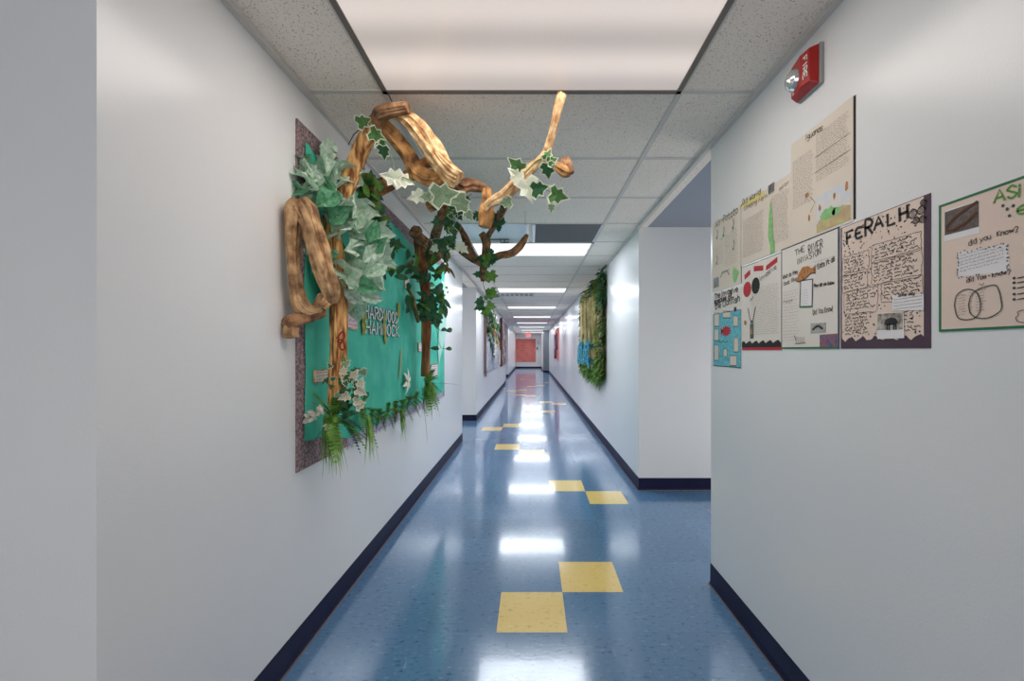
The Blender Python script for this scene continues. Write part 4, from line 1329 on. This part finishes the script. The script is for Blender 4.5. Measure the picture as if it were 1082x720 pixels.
branch('branch', [(511, 288, Y3, 2.0), (510, 296, Y3, 2.4), (513, 291, Y3, 1.6)], K_dark, t, .3, 12, 8)
branch('branch', [(538, 205, 2.6, 3.6), (532, 220, 2.75, 3.6), (525, 234, 2.95, 3.2), (518, 246, 3.1, 2.8), (512, 256, Y3, 2.8)], K_dark, t, .35, 20, 8)
branch('branch', [(485, 240, Y3, 1.6), (480, 250, 3.2, 1.8), (480, 259, 3.2, 1.6)], K_dark, t, .3, 12, 8)
b = MB(); inv = t.matrix_world.inverted()
for px, py, Y in ((510, 248, Y3), (555, 251, Y3), (538, 206, 2.6)):
    q = P(px, py, Y); b2 = MB(); b2.tube([inv @ q, inv @ Vector((q.x, q.y, CEIL - .004))], .0012, 5); b2.build('wire', M_wire, t)


# ------------------------------------------------------------------ ivy garlands
def garland(label, stem, leaves, group='ivy garlands on the paper branches', stemr=.0022, seed=0, sm=None):
    rl = random.Random(seed)
    p0 = P(*stem[0])
    t = empty('ivy_garland', p0)
    bpy.context.view_layer.update()
    tag(t, label, 'ivy', group)
    b = MB(); inv = t.matrix_world.inverted()
    b.tube([inv @ Vector(q) for q in spline([tuple(P(*s)) for s in stem], 6)], stemr, 6); b.build('hanging_stem', sm or M_stem, t)
    for px, py, Y, s, a, kind in leaves:
        p = P(px, py, Y)
        p.x = max(p.x, WL + .03)
        put('leaf', IVY[kind], orient(p, math.radians(a), .35, None, rl, s * Y / F), t)
    return t


garland('variegated ivy draped on the golden near branch, trailing to a white bloom',
        [(386, 128, 1.80), (398, 138, 1.78), (407, 150, 1.77), (414, 168, 1.76), (420, 184, 1.76), (436, 192, 1.76), (452, 206, 1.78), (472, 212, 1.80), (490, 222, 1.84), (500, 228, 1.86)],
        [(378, 131, 1.80, 17, 25, 0), (391, 139, 1.78, 18, -25, 0), (400, 150, 1.77, 15, -40, 0), (405, 154, 1.76, 17, -100, 2), (423, 190, 1.75, 22, 172, 3),
         (419, 188, 1.75, 20, -10, 3), (446, 206, 1.77, 17, 205, 3), (455, 208, 1.77, 13, -170, 1), (458, 207, 1.76, 30, 5, 1), (482, 208, 1.80, 24, -55, 1), (493, 224, 1.83, 12, -60, 1)], seed=1)
garland('ivy with white leaves twined round the pale slender branch',
        [(580, 166, 1.78), (567, 170, 1.80), (556, 182, 1.80), (548, 190, 1.81), (553, 196, 1.81), (565, 200, 1.80), (583, 203, 1.79), (583, 214, 1.79), (581, 222, 1.79)],
        [(551, 180, 1.80, 21, 155, 0), (577, 169, 1.75, 13, 60, 0), (579, 172, 1.75, 13, 25, 0), (578, 172, 1.76, 20, -80, 2), (556, 190, 1.79, 26, -75, 3), (549, 190, 1.80, 17, 150, 3),
         (562, 201, 1.78, 21, 10, 2), (582, 204, 1.77, 22, -25, 0), (583, 216, 1.77, 10, -100, 1), (540, 213, 1.84, 15, 190, 1)], seed=2)
rl = random.Random(33)
lv = []
for i in range(44):
    px, py = rl.choice(((470, 232), (476, 246), (472, 258), (482, 222), (488, 214), (464, 255), (478, 238)))
    lv.append((px + rl.uniform(-7, 7), py + rl.uniform(-8, 8), 2.75 + rl.uniform(-.15, .2), rl.uniform(7, 12), rl.uniform(0, 360), rl.choice((4, 4, 4, 2, 5))))
lv += [(474, 258, 2.8, 12, -20, 3), (482, 262, 2.8, 11, 10, 3), (486, 260, 2.8, 12, -40, 3), (462, 262, 2.8, 10, 190, 3), (470, 228, 2.7, 9, 100, 3)]
garland('dark small leaved ivy wound round the dim upright branch above the far tree', [(498, 205, 2.6), (488, 215, 2.65), (480, 228, 2.7), (474, 242, 2.75), (470, 256, 2.8), (466, 266, 2.85)], lv, seed=3)
lv = [(524 + rl.uniform(-6, 6), 232 + rl.uniform(-9, 9), 2.9, rl.uniform(7, 11), rl.uniform(0, 360), 4) for i in range(14)] + [(505 + rl.uniform(-8, 6), 228 + rl.uniform(-4, 4), 2.6, 8, rl.uniform(0, 360), 4) for i in range(5)]
lv += [(512 + rl.uniform(-5, 5), 276 + rl.uniform(-5, 4), 3.18, rl.uniform(7, 10), rl.uniform(0, 360), rl.choice((4, 5))) for i in range(9)] + [(522 + rl.uniform(-4, 4), 271 + rl.uniform(-4, 4), 3.2, 8, rl.uniform(0, 360), 4) for i in range(5)]
garland('dark ivy on the thin slanted branch in front of the second light', [(534, 214, 2.7), (526, 232, 2.9), (519, 245, 3.05), (513, 262, 3.17), (512, 276, 3.19), (522, 271, 3.2)], lv, seed=4)
garland('single strand of maple shaped leaves hanging down from the bare forked branch', [(510, 292, 3.24), (511, 302, 3.24), (514, 312, 3.24), (511, 320, 3.24), (513, 332, 3.24), (516, 341, 3.24), (517, 352, 3.24)],
        [(514, 293, 3.22, 14, 10, 5), (518, 288, 3.22, 12, -60, 5), (514, 311, 3.22, 14, -10, 5), (518, 306, 3.22, 12, -50, 5), (510, 317, 3.22, 10, 200, 4), (508, 290, 3.24, 9, 180, 4), (511, 323, 3.22, 12, 200, 4), (514, 327, 3.22, 12, -110, 5), (515, 322, 3.22, 11, -20, 5)], seed=5, sm=M_wire)


# ------------------------------------------------------------------ plants along the foot of the board
def plant_root(name, px, py, Y, label, cat='plant', group='artificial plants along the foot of the board'):
    t = empty(name, P(px, py, Y)); bpy.context.view_layer.update()
    tag(t, label, cat, group)
    return t


def hangers(t, name, px0, px1, py0, py1, Y, n, Lpx, w, m, seed, spread=.15):
    rl = random.Random(seed); b = MB(); inv = t.matrix_world.inverted()
    for i in range(n):
        p = P(rl.uniform(px0, px1), rl.uniform(py0, py1), Y + rl.uniform(-.04, .04)); p.x = max(p.x, WL + .02)
        d = Vector((rl.uniform(-.1, .3), rl.uniform(-spread, spread), -1))
        blade(b, inv @ p, d, Lpx * Y / F * rl.uniform(.5, 1), w, .2, 0, 5, Vector((.3, 1, 0)).normalized())
    return b.build(name, m, t)


def fronds(t, name, px, py, Y, n, Lpx, wpx, m, seed, a0=-20, a1=200, droop=.6):
    rl = random.Random(seed); inv = t.matrix_world.inverted()
    for i in range(n):
        b = MB(); p = P(px, py, Y)
        a = math.radians(a0 + (a1 - a0) * (i + rl.random() * .6) / n)
        d = Vector((rl.uniform(.05, .55), math.cos(a), math.sin(a)))
        L = Lpx * Y / F * rl.uniform(.7, 1.1) * 1.2
        frond(b, inv @ p, d, L, wpx * Y / F, droop * rl.uniform(.5, 1.2), 0, 14)
        for k, v in enumerate(b.v):
            if (t.matrix_world @ Vector(v)).x < WL + .02:
                wv = t.matrix_world @ Vector(v); wv.x = WL + .02; b.v[k] = tuple(inv @ wv)
        b.build(name, m, t)


Yf = 1.80
t = plant_root('fern', 352, 440, Yf, 'green fern with hanging grass blades at the foot of the near trunk', 'fern')
fronds(t, 'frond', 352, 440, Yf, 14, 42, 8, G_fern, 1, -35, 215)
fronds(t, 'frond', 362, 444, Yf, 8, 34, 6, G_dark, 3, -50, 120)
hangers(t, 'hanging_blades', 342, 357, 436, 452, 1.78, 60, 50, .008, G_lime, 2).__setitem__('kind', 'stuff')
b = MB(); inv = t.matrix_world.inverted()
for a, c in (((352, 440), (320, 398)), ((352, 440), (327, 408)), ((352, 442), (330, 420)), ((354, 440), (372, 408)), ((358, 442), (384, 430)), ((356, 444), (390, 462)), ((350, 444), (326, 470))):
    p, q = inv @ P(*a, Yf), inv @ P(*c, Yf - .02); blade(b, p, q - p, (q - p).length, .012, .1, 0, 6, Vector((.3, 1, .3)).normalized())
b.build('tall_blades', G_fern, t)
t = plant_root('flower_spray', 362, 415, 1.80, 'pale variegated spray of leaves and cream flowers on the near trunk', 'plant')
rl = random.Random(8)
M_dusk = leafmat('dusty cream petal', rgb(178, 168, 150), rgb(216, 208, 190), 40)
DUSK = ivy_mesh('petal', M_dusk, G_rim, 9, .3)
for i in range(40):
    px, py = 364 + rl.gauss(0, 9), 413 + rl.gauss(0, 10)
    put('leaf', rl.choice((IVY[1], IVY[4], IVY[2], OVAL[0], OVAL[1])), orient(P(px, py, 1.76 + rl.uniform(-.04, .05)), rl.uniform(0, 6.3), .7, Vector((.6, -1, .2)), rl, rl.uniform(6, 11) * 1.8 / F), t)
for px, py, s, a in ((372, 400, 11, 60), (377, 412, 12, -30), (374, 425, 11, 0), (366, 405, 10, 120), (380, 408, 10, 70), (368, 418, 11, 200), (376, 430, 12, 20), (362, 396, 9, 80)):
    put('petal', DUSK, orient(P(px, py, 1.74), math.radians(a), .5, Vector((.6, -1, .2)), rl, s * 1.8 / F), t)
t = plant_root('flower_sprig', 330, 440, 1.72, 'pale pink flower sprig leaning left at the board corner', 'flower')
b = MB(); inv = t.matrix_world.inverted(); b.tube([inv @ P(x, y, 1.72) for x, y in ((350, 440), (340, 435), (328, 440), (323, 446))], .002, 5); b.build('stem', M_stem, t)
M_blush = leafmat('blush petal', rgb(206, 190, 178), rgb(236, 226, 212), 30)
bl = mesh_of(grid_leaf(1, .6, .6, .2, .2, 5, 4), 'petal', M_blush)
for i in range(20):
    f = i / 20
    put('petal', bl, orient(P(341 - 17 * f + rl.uniform(-2, 2), 432 + 13 * f + rl.uniform(-3, 3), 1.715), rl.uniform(0, 6.3), .5, Vector((.6, -1, .3)), rl, 6.5 * 1.72 / F), t)
for i in range(8): put('petal', bl, orient(P(347 + rl.uniform(-5, 5), 452 + rl.uniform(-3, 3), 1.72), rl.uniform(0, 6.3), .5, Vector((.6, -1, .3)), rl, 6 * 1.72 / F), t)
t = plant_root('fern', 383, 440, 2.25, 'small fern with one long drooping tip right of the near trunk', 'fern')
fronds(t, 'frond', 381, 436, 2.22, 10, 26, 5, G_fern, 5, -60, 190)
hangers(t, 'hanging_blades', 386, 392, 438, 450, 2.2, 26, 40, .007, G_lime, 6, .08).__setitem__('kind', 'stuff')
t = plant_root('fern', 400, 440, 2.6, 'low ragged fern garland running along the bottom of the board', 'fern')
for i, (px, py) in enumerate(((393, 437), (401, 440), (409, 437), (417, 432), (425, 428), (432, 424), (438, 420))):
    Yq = .88 * F / (VX - px); fronds(t, 'frond', px, py, Yq, 7, 16, 4, G_moss if i % 2 else G_fern, 30 + i, -30, 210, .7)
t = plant_root('grass_tuft', 424, 436, 2.9, 'thin lime grass tuft dangling below the middle of the board', 'grass tuft')
hangers(t, 'hanging_blades', 422, 427, 432, 440, 2.87, 26, 28, .008, G_lime, 9, .06).__setitem__('kind', 'stuff')
t = plant_root('fern', 452, 402, 3.4, 'dark bushy fern at the foot of the far slim trunk', 'fern')
fronds(t, 'frond', 452, 404, 3.38, 18, 22, 5, G_fern, 12, -70, 250, .7)
hangers(t, 'hanging_blades', 447, 460, 405, 416, 3.36, 50, 27, .008, G_lime, 13, .12).__setitem__('kind', 'stuff')
b = MB(); inv = t.matrix_world.inverted()
for a, c in (((452, 404), (474, 386)), ((452, 405), (485, 404)), ((446, 410), (452, 465)), ((450, 410), (445, 440)), ((456, 404), (468, 415))):
    p, q = inv @ P(*a, 3.34), inv @ P(*c, 3.3); blade(b, p, q - p, (q - p).length, .006, .08, 0, 6, Vector((.5, 1, .5)).normalized())
b.build('long_blades', G_dark, t)
t = plant_root('foliage_clump', 393, 245, 2.1, 'clump of dark and yellow green leaves behind the pale felt leaves', 'plant')
rl = random.Random(17)
for i in range(84):
    f = rl.random()
    px = 388 + f * 24 + rl.uniform(-7, 7); py = 198 + f * 80 + rl.uniform(-22, 18)
    p = P(px, py, 2.0 + f * .2 + rl.uniform(-.05, .05)); p.x = max(p.x, WL + .04)
    put('leaf', rl.choice((OVAL[0], OVAL[1], OVAL[2], IVY[4], IVY[5], DEAD)), orient(p, rl.uniform(0, 6.3), .6, Vector((.8, -1, .1)), rl, rl.uniform(9, 17) * 2.2 / F), t)
# ------------------------------------------------------------------ ceiling equipment
M_whitemet = mat('white painted metal', rgb(236, 238, 242), 0.25)
M_well = mat('bright galvanised sheet', rgb(226, 230, 238), 0.3, metal=.7)
M_darkgrille = mat('dark grey perforated panel', rgb(104, 102, 104), 0.6, var=.2, scale=240, detail=1)
M_slot = mat('grey slot', rgb(150, 150, 156), 0.7)
x0, x1, y0, y1 = HOLE
# open well in the ceiling with a duct bracket, beside a grey return panel
t = empty('ceiling_vent', ((x0 + x1) / 2, (y0 + y1) / 2, CEIL))
tag(t, 'open white ceiling air well with metal bracket, left of the grey panel', 'ceiling vent')
W2, D2 = (x1 - x0) / 2, (y1 - y0) / 2
b = MB()
g = .004
b.box(-W2 + g, -W2 + g + .006, -D2 + g, D2 - g, .0, .03); b.box(W2 - g - .006, W2 - g, -D2 + g, D2 - g, .0, .03)
b.box(-W2 + g, W2 - g, -D2 + g, -D2 + g + .006, .0, .03); b.box(-W2 + g, W2 - g, D2 - g - .006, D2 - g, .0, .03); b.box(-W2 + g, W2 - g, -D2 + g, D2 - g, .024, .03)
b.build('well', M_whitemet, t)
b = MB()
for a0, a1, c0, c1 in ((W2 - .012, W2 + .03, -D2, D2), (-W2 - .01, -W2 + .012, -D2, D2), (-W2, W2, -D2 - .01, -D2 + .012), (-W2, W2, D2 - .012, D2 + .012)):
    b.box(a0, a1, c0, c1, -.008, -.0042)
b.build('frame', M_whitemet, t)
b = MB(); bx, bz = -.02, .014
b.tube([(bx - .1, .27, bz), (bx + .13, .27, bz), (bx + .13, .27, bz - .03), (bx + .05, .27, bz - .03), (bx + .05, .27, bz)], .006, 6)
b.tube([(bx + .09, .27, bz), (bx + .09, .27, bz - .03)], .005, 6); b.build('bracket', M_darkgrille, t)
t = empty('ceiling_panel', (FT, (y0 + y1) / 2, CEIL))
tag(t, 'dark grey perforated return air panel before the second ceiling light', 'ceiling panel')
b = MB(); b.box(-FT + .012, FT - .012, -FT + .012, FT - .012, -.006, -.0005); b.build('grille', M_darkgrille, t)
b = MB()
for a0, a1, c0, c1 in ((-FT + .004, -FT + .03, -FT + .01, FT - .01), (FT - .022, FT - .01, -FT + .01, FT - .01)): b.box(a0, a1, c0, c1, -.009, -.0062)
b.build('frame', M_whitemet, t)
# slotted vent farther on
t = empty('ceiling_vent', (-1.2 * FT, 26.75 * FT, CEIL))
tag(t, 'grey slotted ceiling vent between the third and fourth ceiling lights', 'ceiling vent')
b = MB(); b.box(-.42, .42, -.2, .2, -.01, -.0042); b.build('frame', M_bar, t)
b = MB()
for k in range(9): b.box(-.4 + k * .09, -.34 + k * .09, -.16, .16, -.0125, -.0102)
b.build('slats', M_slot, t)
# small sensor at the far end
t = empty('smoke_detector', (-.36, 20.5, CEIL)); tag(t, 'small white round detector on the ceiling near the corridor end', 'smoke detector')
b = MB(); b.tube([(0, 0, -.0005), (0, 0, -.02), (0, 0, -.045)], [.07, .065, .035], 20); b.build('housing', M_whitemet, t)

# ------------------------------------------------------------------ end of the corridor
M_brick = mat('red panel', rgb(240, 140, 126), 0.7, color2=rgb(224, 116, 106), scale=3)
M_exit = mat('red exit letters', rgb(236, 60, 48), 0.5, emit=(1.0, .12, .08, 1), estr=1.2)
M_exitbox = mat('pinkish exit sign face', rgb(222, 168, 160), 0.5, emit=(1.0, .35, .3, 1), estr=.25)


def end_frame(x, z, Y=Y_END):
    return Matrix(((1, 0, 0, x), (0, 0, -1, Y), (0, 1, 0, z), (0, 0, 0, 1)))


s = Y_END / F
t = empty('notice_board', M=end_frame((545.3 - VX) * s, EYE + (VY - 382.8) * s))
tag(t, 'large red paper covered board on the end wall of the corridor', 'notice board')
W, H = 20.8 * s, 24.6 * s
b = MB(); b.box(0, W, 0, H, .0002, .012); b.build('backing_frame', M_brick, t)
b = MB()
for k in range(1, 9):
    b.box(.01, W - .01, H * k / 9 - .012, H * k / 9 + .012, .0122, .014)
for a0, a1, c0, c1 in ((0, W, H - .05, H), (0, W, 0, .04)): b.box(a0, a1, c0, c1, .0122, .02)
b.build('paper_stripe', mat('pale red paper stripe', rgb(236, 146, 134), .7), t)
b = MB()
for k in range(14): b.box(W * (k + .3) / 14, W * (k + .6) / 14, H - .035, H - .012, .0202, .022); b.box(W * (k + .3) / 14, W * (k + .6) / 14, .01, .03, .0202, .022)
b.build('dark_edging', mat('dusky violet edging', rgb(120, 70, 90), .7), t)
Ye = 25.5; s2 = Ye / F
t = empty('exit_sign', ((558.3 - VX) * s2, Ye, CEIL)); tag(t, 'red lettered EXIT sign hanging from the ceiling at the corridor end', 'exit sign')
ez = EYE + (VY - 356.3) * s2 - CEIL
b = MB(); b.box(-.14, .14, -.03, .03, ez, ez + .19); b.build('housing', M_exitbox, t, bevel=.006)
b = MB(); b.box(-.03, .03, -.02, .02, ez + .19, -.0045); b.build('mounting_bracket', M_whitemet, t)
b = MB(); p0, p1 = Vector((-.115, ez + .035)), Vector((.115, ez + .035)); write(b, 'EXIT', p0, p1, .125, .026, 0, 0, 0)
M4 = Matrix(((1, 0, 0, 0), (0, 0, -1, -.0315), (0, 1, 0, 0), (0, 0, 0, 1))); b.v = [tuple(M4 @ Vector(v)) for v in b.v]; b.build('lettering', M_exit, t)
t = empty('wall_cabinet', M=end_frame((567.2 - VX) * s, EYE + (VY - 365) * s)); tag(t, 'white box on the end wall right of the red board', 'wall box')
b = MB(); b.box(0, 3 * s, 0, 5.2 * s, -.0003, .08); b.build('body', M_whitemet, t, bevel=.005)
b = MB(); b.box(.03, 3 * s - .03, .03, 5.2 * s - .03, .0805, .086); b.build('door', mat('pale grey cabinet door', rgb(196, 200, 208), .4), t)
t = empty('pull_station', M=end_frame((566.9 - VX) * s, EYE + (VY - 369.6) * s)); tag(t, 'small dark box on the end wall under the white box', 'call point')
b = MB(); b.box(0, .1, 0, .14, -.0003, .05); b.build('body', M_navy, t, bevel=.004)
b = MB(); b.box(.02, .08, .05, .075, .0503, .062); b.build('lever', M_whitemet, t)

# ------------------------------------------------------------------ mossy display on the right wall
M_bark = mat('tan bark paper', rgb(150, 132, 84), 0.85, color2=rgb(204, 190, 136), scale=7, bump=.6, bscale=30, stretch=(1, 1, .4), detail=7)
XR = WR - .005
Ya, Yb = 7.6, 5.28
fr = right_frame(Ya, EYE - .49, XR)
t = empty('moss_display', M=fr)
tag(t, 'tall moss edged nature display with turquoise flowers on the right wall', 'wall display')
W = Ya - Yb; H = 1.5
rl = random.Random(41)
b = MB(); b.prism([(.1, .2), (W - .1, .2), (W - .1, H - .18), (W * .5, H - .06), (.1, H - .1)], .0005, .05); b.build('backing_frame', M_bark, t)
b = MB()
for i in range(9):
    u = .5 + i * .155
    b.tube([Vector((u + .03 * math.sin(v * 5 + i), v, .06)) for v in [.35 + k * .11 for k in range(9)]], [.05 + .018 * math.sin(i * 2)] * 9, 8, 0, .5, 8, i * 3.1)
b.build('bark_ridges', M_bark, t)


def moss(name, seed, n, spots, L, m):
    rn = random.Random(seed); b = MB()
    for i in range(n):
        u, v, w, ru, rv = rn.choice(spots)
        p = Vector((u + rn.uniform(-ru, ru), v + rn.uniform(-rv, rv), max(.006, w * .5 + rn.uniform(-.03, .02))))
        d = Vector((rn.uniform(-1, 1), rn.uniform(-1.2, .3), rn.uniform(.05, .45))).normalized()
        k = rn.uniform(.6, 1.3) * L * .8
        sd = d.cross(Vector((0, 0, 1))).normalized() * rn.uniform(.008, .02)
        q = p + d * k * .55 + Vector((0, -.1 * k, 0)); e = p + d * k + Vector((0, -.45 * k, 0))
        b.add([p - sd * .5, p + sd * .5, q + sd, q - sd, e], [(0, 1, 2, 3), (3, 2, 4)])
    o = b.build(name, m, t); o['kind'] = 'stuff'
    return o


moss('moss_border', 1, 2600, [(W - .25, .8, .05, .26, .62), (.18, .75, .05, .16, .6), (W * .5, H - .14, .05, W * .45, .09)], .13, G_moss)
moss('dark_moss', 2, 1300, [(W - .18, H - .2, .06, .24, .22), (W - .12, .9, .05, .1, .55), (.2, H - .3, .05, .16, .2), (W * .62, H - .12, .06, .3, .1)], .13, G_dark)
moss('hanging_moss', 3, 1100, [(.3, .24, .04, .2, .12), (1.05, .2, .04, .25, .1), (1.75, .2, .04, .22, .12), (2.1, .28, .04, .14, .12)], .16, G_fern)
moss('bright_moss', 4, 380, [(W - .5, H - .3, .07, .16, .16), (W * .72, .62, .06, .3, .16), (.9, .55, .06, .3, .08)], .12, G_lime)
moss('dry_grass', 5, 500, [(1.1, .9, .1, .6, .45)], .12, leafmat('straw grass', rgb(170, 160, 80), rgb(208, 196, 120), 20))
M_tq = leafmat('turquoise petal', rgb(60, 168, 190), rgb(130, 210, 220), 20)
M_tq2 = leafmat('deep turquoise petal', rgb(40, 130, 176), rgb(84, 176, 206), 20)
pm = [mesh_of(grid_leaf(.11, .08, .5, .3, 0, 5, 4), 'petal', x) for x in (M_tq, M_tq2)]
for i in range(16):
    u, v = .5 + (i % 8) * .19 + rl.uniform(-.07, .07), .36 + (i // 8) * .15 + rl.uniform(-.05, .05)
    fb = MB(); fb.tube([Vector((u, v, .05)), Vector((u, v, .13))], [.012, .02], 8); fo = fb.build('flower', M_tq2, t)
    for k in range(7):
        M = t.matrix_world @ Matrix.Translation((u, v, .13)) @ Matrix.Rotation(k * 2 * math.pi / 7 + i, 4, 'Z') @ Matrix.Rotation(-.45, 4, 'Y')
        o = bpy.data.objects.new('petal', pm[(i + k) % 2]); COL.objects.link(o); o.parent = fo; o.matrix_local = t.matrix_world.inverted() @ M
b = MB()
for u, v in ((.55, .85), (.95, .68), (.7, .72), (1.2, 1.0)): b.flat(blob(u, v, .07, .035, 10, 0, .3, rl), .1)
for u, v in ((.55, .85), (.95, .68), (.7, .72), (1.2, 1.0)): b.prism(blob(u, v, .06, .03, 10), .07, .1)
b.build('stone', mat('violet grey pebbles', rgb(120, 104, 124), .7, var=.2, scale=30), t)
bladem = MB()
for i in range(20):
    p = Vector((W - .75 + rl.uniform(-.3, .3), .45 + rl.uniform(0, .2), .1)); d = Vector((rl.uniform(-.5, .5), 1, rl.uniform(.1, .4)))
    blade(bladem, p, d, rl.uniform(.4, .7), .03, .3, 0, 6, Vector((1, 0, .2)))
bladem.build('palm_blade', G_dark, t)['kind'] = 'stuff'

# ------------------------------------------------------------------ small far displays
t = empty('bulletin_board', M=right_frame(16.9, EYE - .34, XR)); tag(t, 'small narrow red and brown display far along the right wall', 'bulletin board')
b = MB(); b.box(0, 2.3, 0, 1.1, .0005, .03); b.build('backing_frame', M_brick, t)
M_ps = mat('brown and violet paper', rgb(130, 84, 84), .8, color2=rgb(94, 80, 130), scale=4)
for k in range(6):
    b = MB(); b.prism(blob(.35 + k * .34, .2 + .7 * ((k * 37) % 10) / 10, .15, .2, 12, 0, .2, rl), .031, .06 + .004 * k); b.build('paper_shape', M_ps, t)
X2 = X_L2
zb = EYE - .47
t = empty('bulletin_board', M=left_frame(8.45, zb, X2)); tag(t, 'far left display with a leafy crown over grey cloth and a white flower', 'bulletin board')
W = 3.5; H = 1.2
b = MB(); b.box(0, W, 0, H, .0005, .02); b.build('backing_frame', M_lav, t)
b = MB()
for i in range(24): b.tube([Vector((.15 + i * .14, .05 + .04 * math.sin(i * 2.2), .025)), Vector((.15 + i * .14, .55 + .1 * math.sin(i), .03))], .05 + .015 * math.sin(i * 1.7), 6)
b.build('cloth_folds', mat('pale grey cloth', rgb(170, 172, 186), .8, color2=rgb(206, 206, 214), scale=6), t)
b = MB(); b.box(-.03, .06, -.06, H, .0205, .045); b.build('side_trim', mat('rusty brown edging', rgb(120, 84, 70), .8), t)
rn = random.Random(3)
for i in range(90):
    u = rn.uniform(.05, 3.2); v = H - .1 - rn.random() ** 1.3 * .55 + rn.uniform(0, .3) * (1 - abs(u - 1.6) / 1.6)
    M = t.matrix_world @ Matrix.Translation((u, v, .03 + rn.uniform(0, .04))) @ Matrix.Rotation(rn.uniform(0, 6.3), 4, 'Z') @ Matrix.Rotation(rn.uniform(-.35, .2), 4, 'Y') @ Matrix.Scale(rn.uniform(.14, .24), 4)
    put('leaf', rn.choice((OVAL[0], OVAL[1], OVAL[1], IVY[5])), M, t)
b = MB()
for q in ([(2.0, .95, .05), (2.3, .7, .06), (2.5, .4, .06), (2.7, .1, .05)], [(1.3, .95, .05), (1.9, .75, .06), (2.6, .7, .06), (3.1, .45, .05)], [(2.7, .6, .05), (3.1, .3, .05), (3.0, .05, .05)]):
    b.tube([Vector(a) for a in [p[:3] for p in spline(q, 6)]], .035, 9, 0, .4, 8, 2)
b.build('paper_branch', K_light, t)
b = MB(); c = Vector((1.05, .5, .07))
petl = mesh_of(grid_leaf(.3, .17, .4, .2, 0, 6, 4), 'petal', M_cloth)
for k in range(7):
    put('petal', petl, t.matrix_world @ Matrix.Translation(c) @ Matrix.Rotation(k * .9, 4, 'Z') @ Matrix.Rotation(-.35, 4, 'Y'), t)
b.prism(blob(1.3, .42, .12, .09, 12), .03, .1); b.build('blue_shape', mat('deep blue paper', rgb(44, 66, 150), .7), t)
t = empty('bulletin_board', M=left_frame(12.65, zb - .02, X2)); tag(t, 'mottled brown and violet display, farthest one on the left wall', 'bulletin board')
b = MB(); b.box(0, 2.7, 0, 1.42, .0005, .03); b.build('backing_frame', mat('mottled brown violet paper', rgb(92, 72, 84), .8, color2=rgb(150, 128, 132), scale=5), t)
b = MB(); b.box(-.02, .1, 0, 1.45, .0305, .07); b.build('side_trim', mat('maroon edging', rgb(96, 50, 66), .8), t)
M_ps = mat('cream and tan paper', rgb(206, 190, 168), .8, color2=rgb(150, 112, 84), scale=3)
for k in range(7):
    b = MB(); b.prism(blob(.5 + (k * 1.37) % 2.0, .25 + (k * .61) % 1.0, .13, .12, 10, 0, .25, rn), .0305, .05 + .003 * k); b.build('paper_shape', M_ps, t)
